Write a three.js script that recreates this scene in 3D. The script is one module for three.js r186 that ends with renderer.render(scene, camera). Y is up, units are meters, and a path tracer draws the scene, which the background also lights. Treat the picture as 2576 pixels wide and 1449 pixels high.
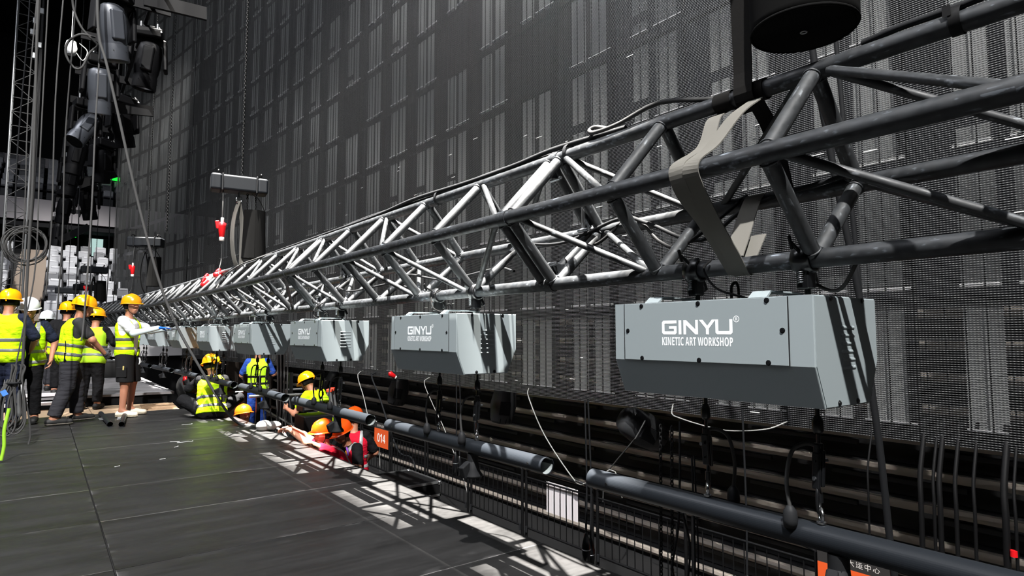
import * as THREE from 'three';
import { mergeGeometries } from 'three/addons/utils/BufferGeometryUtils.js';
import { RoundedBoxGeometry } from 'three/addons/geometries/RoundedBoxGeometry.js';
import { FontLoader } from 'three/addons/loaders/FontLoader.js';
import { RectAreaLightUniformsLib } from 'three/addons/lights/RectAreaLightUniformsLib.js';
RectAreaLightUniformsLib.init();

// World: y = 0 is the top of the stage. V(x, y, z): x to the right across the stage, z AWAY from the camera along the truss.
const V = (x, y, z) => new THREE.Vector3(x, y, -z);
const R = d => d * Math.PI / 180;

// ---------- camera, sky, sun, area lights, exposure ----------
const scene = new THREE.Scene();
scene.background = new THREE.Color().setRGB(0.30, 0.36, 0.44);          // sky colour, reached only through the unseen roof slot
const camera = new THREE.PerspectiveCamera(50.247, 2576 / 1449, 0.05, 200);
camera.position.copy(V(0, 1.2, 0));
camera.rotation.order = 'YXZ';
camera.rotation.set(R(4.349), R(-37.361), 0);
scene.add(camera);
const renderer = new THREE.WebGLRenderer({ antialias: true });
renderer.toneMapping = THREE.LinearToneMapping;
renderer.toneMappingExposure = 1.0;
renderer.shadowMap.enabled = true;

const SUN_DIR = new THREE.Vector3(0.09, -1, -0.035).normalize();
const sun = new THREE.DirectionalLight(0xfffaf2, 108);  // stands in for an unseen overhead source above the stage edge
sun.target.position.copy(V(2, 0, 9)); sun.position.copy(sun.target.position).addScaledVector(SUN_DIR, -40);
sun.castShadow = true; sun.shadow.mapSize.set(4096, 4096); sun.shadow.radius = 1.3;
Object.assign(sun.shadow.camera, { left: -20, right: 20, top: 25, bottom: -25, near: 1, far: 60 });
scene.add(sun, sun.target);
// unseen light banks, placed for soft light on boxes, stage and LED wall: [x, y, z, aim x, y, z, width, height, intensity]
const BANKS = [[-6, 15.5, 1, 2.6, 1, 3, 6, 3, 9], [-7, 15.5, 13, 4, 3, 14, 6, 3, 34]];
for (const [x, y, z, tx, ty, tz, w, h, i] of BANKS) {
  const l = new THREE.RectAreaLight(0xf4f7ff, i, w, h);
  l.position.copy(V(x, y, z)); l.lookAt(V(tx, ty, tz)); scene.add(l);
}
// unseen spots, placed to light truss, workers and far seats: [x, y, z, aim x, y, z, candela, half angle, penumbra]
const SPOTS = [[-4.1, 16, -6, 1.7, 1.2, 6.5, 3150, 30, .3], [-4.5, 16, 4.5, 0.3, 0.6, 11.8, 850, 17, 0.35], [1, 17, 16, 1.0, 3.6, 31, 2300, 17, 0.5]];
for (const [x, y, z, tx, ty, tz, i, a, p] of SPOTS) {
  const l = new THREE.SpotLight(0xfffdfa, i, 0, R(a), p, 2);
  l.position.copy(V(x, y, z)); l.target.position.copy(V(tx, ty, tz)); l.castShadow = true; l.shadow.radius = 6; l.shadow.mapSize.set(2048, 2048);
  scene.add(l, l.target);
}
// ---------- helpers ----------
let SEED = 7;
const rnd = () => { SEED = (SEED + 0x6D2B79F5) | 0; let t = Math.imul(SEED ^ SEED >>> 15, 1 | SEED); t = t + Math.imul(t ^ t >>> 7, 61 | t) ^ t; return ((t ^ t >>> 14) >>> 0) / 4294967296; };
const rr = (a, b) => a + (b - a) * rnd();
const counts = {};
const numbered = n => { const k = counts[n] = (counts[n] ?? -1) + 1; return k ? `${n}_${String(k).padStart(3, '0')}` : n; };
const tag = (o, label, category, group) => { o.userData.label = label; o.userData.category = category; if (group) o.userData.group = group; return o; };
const P3 = p => Array.isArray(p) ? new THREE.Vector3(...p) : p;
const flat = g => { const q = g.index ? g.toNonIndexed() : g; for (const k of Object.keys(q.attributes)) if (!['position', 'normal', 'uv'].includes(k)) q.deleteAttribute(k); if (!q.attributes.uv) q.setAttribute('uv', new THREE.BufferAttribute(new Float32Array(q.attributes.position.count * 2), 2)); if (!q.attributes.normal) q.computeVertexNormals(); return q; };
const merge = gs => Array.isArray(gs) ? (gs.length > 1 ? mergeGeometries(gs.map(flat)) : gs[0]) : gs;
function mesh(name, geo, mat, parent) {
  const m = new THREE.Mesh(merge(geo), mat); m.name = parent ? name : numbered(name);
  m.castShadow = m.receiveShadow = true; (parent || scene).add(m); return m;
}
function thing(name, label, category, pos = [0, 0, 0], rotY = 0, group) {
  const o = new THREE.Group(); o.name = numbered(name); o.position.copy(P3(pos)); o.rotation.y = rotY; scene.add(o);
  return tag(o, label, category, group);
}
function copyOf(src, label, pos, rotY, group) {
  const c = src.clone(); c.name = numbered(src.name.replace(/_\d{3}$/, '')); c.userData = { ...src.userData, label }; if (group) c.userData.group = group;
  if (pos) c.position.copy(P3(pos)); if (rotY !== undefined) c.rotation.y = rotY; scene.add(c); return c;
}
const struct = (name, geo, mat, parent) => { const m = mesh(name, geo, mat, parent); if (!parent) { m.userData.kind = 'structure'; } return m; };
function uvScale(g, su, sv) { const u = g.attributes.uv; for (let i = 0; i < u.count; i++) u.setXY(i, u.getX(i) * su, u.getY(i) * sv); return g; }
function box(w, h, d, x = 0, y = 0, z = 0, rx = 0, ry = 0, rz = 0) {   // uv in metres
  const g = new THREE.BoxGeometry(w, h, d), u = g.attributes.uv, n = g.attributes.normal;
  for (let i = 0; i < u.count; i++) { const ax = Math.abs(n.getX(i)), ay = Math.abs(n.getY(i)); u.setXY(i, u.getX(i) * (ax > .5 ? d : w), u.getY(i) * (ay > .5 ? d : h)); }
  if (rx || ry || rz) g.applyMatrix4(new THREE.Matrix4().makeRotationFromEuler(new THREE.Euler(rx, ry, rz)));
  return g.translate(x, y, z);
}
function rbox(w, h, d, r, x = 0, y = 0, z = 0, rx = 0, ry = 0, rz = 0, s = 2) {
  const g = new RoundedBoxGeometry(w, h, d, s, r); if (rx || ry || rz) g.applyMatrix4(new THREE.Matrix4().makeRotationFromEuler(new THREE.Euler(rx, ry, rz))); return g.translate(x, y, z);
}
const UPV = new THREE.Vector3(0, 1, 0);
function tube(a, b, r, seg = 10, r2 = r, open = false) {               // straight tube between two points, uv in metres
  a = P3(a); b = P3(b); const d = b.clone().sub(a), L = d.length();
  const g = uvScale(new THREE.CylinderGeometry(r2, r, L, seg, 1, open), 6.283 * r, L);
  return g.applyQuaternion(new THREE.Quaternion().setFromUnitVectors(UPV, d.normalize())).translate((a.x + b.x) / 2, (a.y + b.y) / 2, (a.z + b.z) / 2);
}
function cable(pts, r, n = 8, seg = 6, closed = false, tension = .5) {
  const c = new THREE.CatmullRomCurve3(pts.map(P3), closed, 'catmullrom', tension);
  return uvScale(new THREE.TubeGeometry(c, pts.length * n, r, seg, closed), c.getLength(), 6.283 * r);
}
const lathe = (prof, seg = 20, a = 0, l = Math.PI * 2) => new THREE.LatheGeometry(prof.map(p => new THREE.Vector2(...p)), seg, a, l);
const place = (g, x, y, z, rx = 0, ry = 0, rz = 0) => g.applyMatrix4(new THREE.Matrix4().makeRotationFromEuler(new THREE.Euler(rx, ry, rz))).translate(x, y, z);
function prism(poly, depth, bevel = 0) {                                // outline in x,y; runs from z = 0 to -depth
  const g = new THREE.ExtrudeGeometry(new THREE.Shape(poly.map(p => new THREE.Vector2(...p))), { depth: depth - 2 * bevel, bevelEnabled: bevel > 0, bevelThickness: bevel, bevelSize: bevel, bevelOffset: -bevel, bevelSegments: 2 });
  return g.translate(0, 0, -depth + bevel);
}
function ribbon(pts, w, th = .004, wDir = [0, 0, 1]) {                  // flat webbing along a smooth path
  const c = new THREE.CatmullRomCurve3(pts.map(P3), false, 'centripetal'), n = pts.length * 8, W = P3(wDir).normalize();
  const pos = [], idx = [], uv = [], L = c.getLength();
  for (let i = 0; i <= n; i++) {
    const p = c.getPointAt(i / n), t = c.getTangentAt(i / n), nn = t.clone().cross(W).normalize(), wd = nn.clone().cross(t).normalize();
    for (const [a, b] of [[-1, -1], [1, -1], [1, 1], [-1, 1]]) { const q = p.clone().addScaledVector(wd, a * w / 2).addScaledVector(nn, b * th / 2); pos.push(q.x, q.y, q.z); uv.push(a * w / 2, i / n * L); }
    if (i) for (let k = 0; k < 4; k++) { const a = (i - 1) * 4 + k, b = (i - 1) * 4 + (k + 1) % 4; idx.push(a, b, a + 4, b, b + 4, a + 4); }
  }
  const g = new THREE.BufferGeometry(); g.setAttribute('position', new THREE.Float32BufferAttribute(pos, 3)); g.setAttribute('uv', new THREE.Float32BufferAttribute(uv, 2)); g.setIndex(idx);
  const q = g.toNonIndexed(); q.computeVertexNormals(); return q;
}
function chainGeo(from, to, link = .034, wire = .0045) {                // welded links along a straight line
  from = P3(from); to = P3(to); const d = to.clone().sub(from), L = d.length(), n = Math.max(2, Math.round(L / (link * .78))), out = [];
  const q = new THREE.Quaternion().setFromUnitVectors(UPV, d.normalize());
  for (let i = 0; i < n; i++) {
    const g = new THREE.TorusGeometry(link * .33, wire, 4, 8).scale(.9, 1.45, 1).rotateY(i % 2 ? Math.PI / 2 : 0);
    const p = from.clone().addScaledVector(d, L * (i + .5) / n); out.push(g.applyQuaternion(q).translate(p.x, p.y, p.z));
  }
  return out;
}
// ---------- textures ----------
const N2 = (() => { const T = []; for (let i = 0; i < 4096; i++) T.push(rnd()); return (x, y, w = 64) => { const xi = Math.floor(x), yi = Math.floor(y), f = x - xi, g = y - yi, s = f * f * (3 - 2 * f), t = g * g * (3 - 2 * g), h = (a, b) => T[(((a % w) + w) % w + (((b % w) + w) % w) * 64) & 4095]; return (h(xi, yi) * (1 - s) + h(xi + 1, yi) * s) * (1 - t) + (h(xi, yi + 1) * (1 - s) + h(xi + 1, yi + 1) * s) * t; }; })();
function tex(w, h, fn, srgb = true, rep) {
  const d = new Uint8Array(w * h * 4);
  for (let y = 0; y < h; y++) for (let x = 0; x < w; x++) { const c = fn(x / w, y / h), i = (y * w + x) * 4; if (typeof c === 'number') d[i] = d[i + 1] = d[i + 2] = Math.max(0, Math.min(255, c)); else for (let k = 0; k < 3; k++) d[i + k] = Math.max(0, Math.min(255, c[k])); d[i + 3] = 255; }
  const t = new THREE.DataTexture(d, w, h); t.wrapS = t.wrapT = THREE.RepeatWrapping; t.magFilter = THREE.LinearFilter; t.minFilter = THREE.LinearMipmapLinearFilter; t.generateMipmaps = true;
  if (srgb) t.colorSpace = THREE.SRGBColorSpace; if (rep) t.repeat.set(...rep); t.needsUpdate = true; return t;
}
const fbm = (x, y, o = 4, w = 8) => { let s = 0, a = .5, f = 1; for (let i = 0; i < o; i++) { s += a * N2(x * f * w, y * f * w, Math.min(64, w * f)); a *= .5; f *= 2; } return s; };
// scratched black paint: fine dust, long dark runs and chips down to bare grey
const tScratch = tex(512, 1024, (u, v) => { const n = fbm(u, v, 4, 8), m = fbm(u + .31, v + .17, 3, 32), st = N2(u * 61 + 3, v * 5) * .6 + N2(u * 33, v * 11) * .4, k = fbm(u, v + .5, 3, 8); let c = 58 + 34 * (n - .45) + 30 * (m - .45);
  if (st > .66 && k > .4) c += 60 * Math.min(1, (st - .66) * 12) * (m > .4 ? 1 : .25); if (m * .6 + k * .5 > .62) c += 70 * Math.min(1, (m * .6 + k * .5 - .62) * 14); return [c * .98, c, c * 1.02]; }, true, [2.5, 1.3]);
const tScratchR = tex(256, 256, (u, v) => 90 + 110 * fbm(u, v, 4, 16), false, [2.5, 2.5]);
// stage boards: black matt paint with shoe scuffs and a few specks
const plyFn = seed => (u, v) => { const a = fbm(u + seed, v, 4, 4), b = fbm(u * 1 + .3, v + seed, 3, 16), s = fbm(u * .5 + seed, v * 4, 3, 8); let c = 26 + 24 * (a - .45) + 14 * (s - .45); if (b > .66) c += 20 * (b - .66) / .2;
  const e = Math.min(u, 1 - u) * 2 + .004 + (N2(v * 9, seed * 50) > .55 ? 0 : .02), f = Math.min(v, 1 - v), ed = Math.min(e, f); c += 72 * Math.max(0, 1 - ed / (.006 + .008 * b)) + 26 * Math.max(0, 1 - ed / (.05 + .02 * a)) * (b > .55 ? 1 : 0); if (N2(u * 640, v * 320 + seed * 99) > .985 && a > .5) c += 90; return [c, c * .985, c * .99]; };
const tPly = [tex(1024, 512, plyFn(.13)), tex(1024, 512, plyFn(.57))];
const tPlyR = tex(512, 256, (u, v) => 105 + 90 * fbm(u, v, 4, 8) + 20 * N2(u * 64, v * 64), false);
const tFab = tex(128, 128, (u, v) => 128 + 60 * Math.sin(u * 201) * Math.sin(v * 201) + 40 * (N2(u * 64, v * 64) - .5), false, [18, 18]);
const tCloth = tex(256, 256, (u, v) => 255 * fbm(u, v, 3, 6), false, [3, 3]);
const tDots = tex(64, 32, (u, v) => { const d = Math.hypot((u * 4 % 1) - .5, (v - .5) * 2.2) < .26; return d ? [168, 168, 167] : [41, 42, 43]; });
tDots.repeat.set(12, 12);
const tGrey = tex(256, 256, (u, v) => 150 + 90 * fbm(u, v, 4, 8), true, [.3, .3]);
const tWood = tex(256, 64, (u, v) => { const n = fbm(u * .25, v * 4, 3, 8); return [178 + 40 * (n - .5), 152 + 40 * (n - .5), 124 + 36 * (n - .5)]; });
// ---------- materials ----------
const std = (c, o = {}) => new THREE.MeshStandardMaterial({ color: c, roughness: .6, ...o });
const soft = (c, o = {}) => new THREE.MeshPhysicalMaterial({ color: c, roughness: .65, specularIntensity: .35, ...o });
const M = {
  brace: std(0xc2c6ca, { map: tScratch, roughnessMap: tScratchR, roughness: 1, metalness: .1, bumpMap: tScratch, bumpScale: .0004 }),
  truss: std(0xaab0b8, { map: tScratch, roughnessMap: tScratchR, roughness: 1, metalness: .1, bumpMap: tScratch, bumpScale: .0006 }),
  weld: std(0x77797a, { roughness: .55, metalness: .4 }),
  steel: std(0xb9babc, { roughness: .25, metalness: 1 }), bolt: std(0x8c8f92, { roughness: .3, metalness: .9 }),
  alu: std(0x9b9d9e, { roughness: .35, metalness: .8 }),
  pipe: soft(0x191c20, { roughness: .42, bumpMap: tScratchR, bumpScale: .0002 }), pipeIn: std(0x8b9192, { roughness: .5 }),
  winch: std(0x848d90, { roughness: .5, bumpMap: tCloth, bumpScale: .00008 }), panel: std(0x838c8f, { roughness: .45 }), white: std(0xe6eaec, { roughness: .6 }),
  black: soft(0x0c0c0d, { roughness: .55 }), blackGloss: std(0x0d0e10, { roughness: .3 }), blackMatt: soft(0x0a0a0b, { roughness: .9 }), dark: soft(0x1c1d1f, { roughness: .6 }),
  rubber: soft(0x17181a, { roughness: .7 }), cableGrey: soft(0x3a3a3a, { roughness: .7 }), ropeGrey: soft(0x404040, { roughness: .8 }), cableWhite: std(0x8f8f8c, { roughness: .6 }),
  strap: soft(0x66645f, { roughness: .95, bumpMap: tFab, bumpScale: .0008 }), strapDark: soft(0x131211, { roughness: .95, bumpMap: tFab, bumpScale: .0008 }), canvasBag: new THREE.MeshPhysicalMaterial({ color: 0x0e0e0e, roughness: 1, specularIntensity: .15 }), hoist: new THREE.MeshPhysicalMaterial({ color: 0x15181c, roughness: .6, specularIntensity: .35 }),
  red: std(0xc8141a, { roughness: .35 }), whitePlastic: std(0xe2e2e0, { roughness: .4 }),
  slat: std(0xffffff, { map: tDots, roughness: .5 }), back: std(0x858786, { roughness: .6 }), backDark: std(0x0b0b0d, { roughness: .8 }), lip: std(0xd8d8da, { roughness: .4 }),
  nose: std(0xb0a69b, { roughness: .5, metalness: .2 }), riser: std(0x18181a, { roughness: .7 }), riserLight: std(0x2a2a2c, { roughness: .6 }),
  wallDark: std(0x161618, { roughness: .9, map: tGrey }), hall: std(0x1a1a1d, { roughness: .95 }), concrete: std(0x3a393a, { roughness: .9, map: tGrey }), floor: std(0x1b1b1c, { roughness: .7, map: tGrey }),
  fascia: std(0xb8b3b6, { roughness: .7 }), hoarding: std(0xc9c7c8, { roughness: .6 }), seatLight: std(0x9c9da2, { roughness: .5 }), seatMid: std(0x55565b, { roughness: .5 }), seatDark: std(0x2b2c31, { roughness: .6 }),
  stair: std(0x8d8074, { roughness: .85 }), wood: std(0xffffff, { map: tWood, roughness: .7 }), deckGrey: std(0x868486, { roughness: .6, map: tGrey }),
  ply: tPly.map(t => std(0xffffff, { map: t, roughness: .85, roughnessMap: tPlyR, bumpMap: t, bumpScale: .0004 })),
  lampShell: std(0x3d4046, { roughness: .42, metalness: .25 }), lampBlack: new THREE.MeshPhysicalMaterial({ color: 0x08080a, roughness: .6, specularIntensity: .25 }), lens: std(0x08080a, { roughness: .08 }),
  orangeSign: std(0xd0481c, { roughness: .5 }), paper: std(0xd6d0d2, { roughness: .8 }),
};
const glow = (c, i) => new THREE.MeshStandardMaterial({ color: 0x111111, emissive: c, emissiveIntensity: i, roughness: .6 });
// ---------- the hall ----------
const FLOOR_Y = -1.6, CEIL_Y = 20;
struct('floor', box(44, .4, 74, -6, FLOOR_Y - .2, -13), M.floor);
struct('wall_left', box(.5, 24, 74, -26, 9, -13), M.hall); struct('wall_right', box(.5, 24, 74, 14, 9, -13), M.hall);
struct('wall_back', box(44, 24, .5, -6, 9, -49), M.hall); struct('wall_front', box(44, 24, .5, -6, 9, 23), M.hall);
{ // unseen roof in two halves; slot placed to light only the stage edge
  const x1 = 1.80 - .09 * CEIL_Y, x2 = 2.66 - .09 * CEIL_Y;
  const c = struct('unseen_ceiling', [box(x1 + 27, .5, 74, (x1 - 27) / 2, CEIL_Y + .25, -13), box(15 - x2, .5, 74, (15 + x2) / 2, CEIL_Y + .25, -13), box(x2 - x1, .5, 29, (x1 + x2) / 2, CEIL_Y + .25, -35.5), box(x2 - x1, .5, 25.1, (x1 + x2) / 2, CEIL_Y + .25, 11.55)], M.hall);
  c.userData.label = 'unseen dark roof with a slot placed to light the stage edge';
}
// stage: plywood sheets two metres by one on a dark frame
const edgeX = z => 2.36 - (z > 8 ? .017 * (z - 8) ** 2 : 0);
{
  const stage = new THREE.Group(); stage.name = 'floor_stage'; stage.userData.kind = 'structure'; stage.userData.label = 'black plywood stage floor of sheets with dusty joints'; scene.add(stage);
  for (const t of [...tPly, tPlyR]) t.repeat.set(.5, 1 / 1.02);
  const cols = [[-5.65, -3.65], [-3.65, -1.65], [-1.65, .35], [.35, 2.36]], gap = .0022;
  for (let k = -3; k <= 10; k++) {
    const z0 = .75 + 1.02 * k, z1 = Math.min(z0 + 1.02, 11.3);
    cols.forEach(([a, b], ci) => {
      let g; const m = M.ply[(k + ci * 3 + 8) % 2], A = a + (ci == 3 ? .005 : gap), B = ci == 2 ? b - .005 : b - gap;
      if (ci == 3 && z1 > 8) {
        const s = new THREE.Shape([[A, z0 + gap], [edgeX(z0), z0 + gap], [edgeX((z0 + z1) / 2), (z0 + z1) / 2], [edgeX(z1), z1 - gap], [A, z1 - gap]].map(p => new THREE.Vector2(...p)));
        g = new THREE.ExtrudeGeometry(s, { depth: .02, bevelEnabled: false }).rotateX(-Math.PI / 2); const u = g.attributes.uv; for (let i = 0; i < u.count; i++) u.setXY(i, u.getX(i) - A, u.getY(i) - z0);
        g.translate(0, -.02, 0); struct('stage_panel', g, m, stage);
      } else { const p = struct('stage_panel', box(B - A, .02, z1 - z0 - 2 * gap), m, stage); p.position.copy(V((A + B) / 2, -.01 - (k * 7 + ci * 3) % 3 * .0006, (z0 + z1) / 2)); if ((k + ci) % 3 == 0) p.rotation.y = Math.PI; }
    });
  }
  struct('stage_frame', [box(7.9, FLOOR_Y * -1 - .03, 13.3, -1.65, (FLOOR_Y - .03) / 2, -4.6)], M.blackMatt, stage);
}
{ // bare plywood strip and the grey deck beyond it
  const s = new THREE.Group(); s.name = 'floor_plywood'; s.userData.kind = 'structure'; s.userData.label = 'bare pale plywood boards behind the black stage sheets'; scene.add(s);
  for (const [x0, x1, z0, z1] of [[-1.9, -.2, 11.34, 12.5], [-.19, .66, 11.34, 12.5], [.67, 1.25, 11.34, 12.55], [1.26, 1.84, 11.34, 12.5]]) struct('board', box(x1 - x0, .02, z1 - z0, (x0 + x1) / 2, -.012, -(z0 + z1) / 2), M.wood, s);
  for (let i = 0; i < 6; i++) struct('batten', box(.5, .018, .03, 1.58 + .01 * i, .006, -(11.45 + .16 * i), 0, .12), M.wood, s);
  struct('joist', box(4, 1.5, 1.2, -.2, -.8, -11.95), M.blackMatt, s);
  const d = new THREE.Group(); d.name = 'floor_deck'; d.userData.kind = 'structure'; d.userData.label = 'raised grey deck behind the standing workers'; scene.add(d);
  for (let i = 0; i < 4; i++) for (let j = 0; j < 3; j++) struct('deck_panel', box(1.48, .04, 1.38, 1.21 - 1.5 * j, .16, -(13.3 + 1.4 * i)), M.deckGrey, d);
  struct('deck_frame', box(4.3, 1.7, 5.5, -.3, -.72, -15.4), M.blackMatt, d);
  for (const [x, y, z] of [[-.35, .1, 12.45], [-.3, .22, 12.7]]) struct('step_board', box(1.3, .04, .22, x, y, -z), M.fascia, d);
}
// ---------- see-through LED wall ----------
const wallAt = s => { if (s < 8) return { x: 5.1, z: s, a: 0 }; const a = (s - 8) / 90; return { x: 5.1 - 90 * (1 - Math.cos(a)), z: 8 + 90 * Math.sin(a), a }; };
camera.updateMatrixWorld(true); camera.aspect = 2576 / 1449; camera.updateProjectionMatrix();
const inView = (p, m = .06) => { const q = p.clone().applyMatrix4(camera.matrixWorldInverse); if (q.z > -.1) return false; q.applyMatrix4(camera.projectionMatrix); return Math.abs(q.x) < 1 + m && Math.abs(q.y) < 1 + m; };
{
  const wall = thing('led_screen', 'tall curved see-through LED wall of dark slatted panels behind the truss', 'led screen');
  const n = 62, pos = [], nor = [], uv = [], quad = (a, b, c, d, N, v0, v1) => { for (const [p, u, v] of [[a, 0, v0], [b, 1, v0], [c, 1, v1], [a, 0, v0], [c, 1, v1], [d, 0, v1]]) { pos.push(...p); nor.push(...N); uv.push(u * 12, v); } };
  for (let i = 0; i < n; i++) {   // slats face -x, run along z from 0 to -1
    const y = (i + .5) / n, h = .0037, D = .003, g = .0015;
    quad([0, y - h, -1 + g], [0, y - h, -g], [0, y + h, -g], [0, y + h, -1 + g], [-1, 0, 0], 0, 1);
    quad([0, y + h, -1 + g], [0, y + h, -g], [D, y + h, -g], [D, y + h, -1 + g], [0, 1, 0], .02, .04);
    quad([D, y - h, -1 + g], [D, y - h, -g], [0, y - h, -g], [0, y - h, -1 + g], [0, -1, 0], .02, .04);
    quad([D, y - h, -g], [D, y - h, -1 + g], [D, y + h, -1 + g], [D, y + h, -g], [1, 0, 0], .02, .04);
  }
  const slats = new THREE.BufferGeometry(); slats.setAttribute('position', new THREE.Float32BufferAttribute(pos, 3)); slats.setAttribute('normal', new THREE.Float32BufferAttribute(nor, 3)); slats.setAttribute('uv', new THREE.Float32BufferAttribute(uv, 2));
  const ribs = []; for (let i = 0; i < 8; i++) ribs.push(box(.012, 1, .007, .014, .5, -(.0625 + .125 * i)));
  ribs.push(box(.07, 1, .06, .06, .5, -.04), box(.07, .05, 1, .07, .03, -.5));
  const gRibs = merge(ribs);
  const gPlates = [merge([box(.02, .86, .36, .075, .56, -.2), box(.02, .86, .23, .075, .56, -.6)]), merge([box(.02, .84, .37, .075, .57, -.2), box(.02, .6, .22, .075, .68, -.6), box(.03, .12, .2, .08, .2, -.6)])];
  const gLips = merge([box(.05, .018, .36, .045, .125, -.2), box(.05, .018, .23, .045, .125, -.6)]);
  M.slat.map.repeat.set(1, 1);
  const FAR = 25, far = [], farBack = [];   // beyond here a panel is only a few pixels wide
  for (let i = 0; i < 32; i++) {
    const s0 = -1.2 + i, w = wallAt(s0), w1 = wallAt(s0 + 1);
    for (let j = 0; j < 17; j++) {
      const y = .42 + j; let vis = false;
      for (const [q, yy] of [[w, y], [w1, y], [w, y + 1], [w1, y + 1]]) vis ||= inView(V(q.x, yy, q.z), .2);
      if (!vis) continue;
      if (i >= FAR) { const mx = new THREE.Matrix4().makeRotationY(wallAt(s0 + .5).a).setPosition(V(w.x, y, w.z)); far.push(slats.clone().applyMatrix4(mx)); farBack.push(gPlates[0].clone().applyMatrix4(mx)); continue; }
      const p = mesh('led_panel', slats, M.slat, wall); p.position.copy(V(w.x, y, w.z)); p.rotation.y = wallAt(s0 + .5).a;
      mesh('panel_frame', gRibs, M.black, p);
      if (rnd() > .07) { mesh('backing_plate', gPlates[rnd() < .25 ? 1 : 0], M.back, p); mesh('lip', gLips, M.lip, p); }
      if (j < 4 && i < 14) for (let k = 0; k < 2; k++) if (rnd() < .6) mesh('clip', box(.006, .007, rr(.03, .12), -.004, Math.floor(rr(4, 58)) / 62 + .0085, -rr(.15, .85)), M.whitePlastic, p);  // white strips stand in for bright glimmers between the slats
    }
  }
  const fm = mesh('led_panel', far, M.slat, wall); fm.userData.kind = 'stuff'; mesh('backing_plate', farBack, M.back, fm).userData.kind = 'stuff';
}
// ---------- folded bleacher under the wall ----------
{
  const b = thing('folded_bleacher', 'folded black bleacher with pale step edges behind the steel barriers', 'bleacher');
  for (let k = 0; k < 11; k++) {
    const y = -1.48 + .29 * k, x = 6.2 + .03 * k;
    mesh('step_edge', [box(.07, .035, 24, x, y, -9.5), box(.03, .05, 24, x + .03, y - .04, -9.5)], M.nose, b);
    mesh('riser', box(.05, .25, 24, x + .16, y - .14, -9.5), M.riser, b);
    const boards = []; for (let i = 0; i < 13; i++) boards.push(rbox(.04, .05, 1.15, .01, x + .09, y - .13 + (i % 2) * .012, 2 - 1.8 * i - (k % 2) * .9));
    mesh('foot_channel', boards, M.riserLight, b);
    mesh('deck', box(1.2, .03, 24, x + .7, y - .005, -9.5), M.riser, b);
  }
  struct('wall_brown', box(1.5, 2.3, .12, 5.7, -.45, -22.2), std(0x4a4039, { roughness: .8 }));
}
// ---------- far stands ----------
{
  struct('wall_hoarding', box(12, .95, .15, 2.2, .98, -23.4), M.hoarding); struct('wall_skirt', box(12, 2.1, .1, 2.2, -.55, -23.5), M.blackMatt);
  const st = new THREE.Group(); st.name = 'floor_stand'; st.userData.kind = 'structure'; st.userData.label = 'concrete stand of stepped rows far behind the stage'; scene.add(st);
  for (let k = 0; k < 13; k++) struct('stand_step', box(22, .4, .87, -2.5, rowY(k) - .2, -(25.2 + .85 * k)), M.concrete, st);
  struct('stand_base', box(22, 2.2, 11, -2.5, -.5, -29.6), M.hall, st);
  const stairs = new THREE.Group(); stairs.name = 'floor_stairs'; stairs.userData.kind = 'structure'; stairs.userData.label = 'tan stairs climbing between two blocks of grey seats'; scene.add(stairs);
  for (let k = 0; k < 26; k++) struct('stair_tread', box(.95, .34, .44, -.62 + k * .008, rowY(k / 2) - .06, -(24.95 + .425 * k)), M.stair, stairs);
  struct('wall_stand_back', box(26, 3.4, .3, -3, 6.1, -37.6), M.wallDark);
  struct('trim_fascia', box(26, 1.1, .4, -3, 6.95, -36), M.fascia); struct('ceiling_tier', box(26, .3, 12, -3, 6.35, -41.8), M.hall);
  for (let k = 0; k < 7; k++) struct('tier_step', box(26, .5, .9, -3, 7.4 + .45 * k, -(37 + .9 * k)), M.concrete, st);
  struct('trim_upper', box(2.6, 1.1, .3, -1.3, 11, -45), M.fascia); struct('trim_upper_sign', box(1.2, .9, .2, 3, 10.2, -44.5), M.concrete);
  struct('lit_opening_1', box(.55, .9, .06, 2.0, 5.62, -37.4), glow(0xbfe0da, .9));  // lit doorway opening, its light put in as a glowing sheet
  struct('door_1', box(.9, .5, .1, 2.02, 6.3, -37.3), M.concrete);
}
function rowY(k) { return .9 + .325 * k; }
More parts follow.
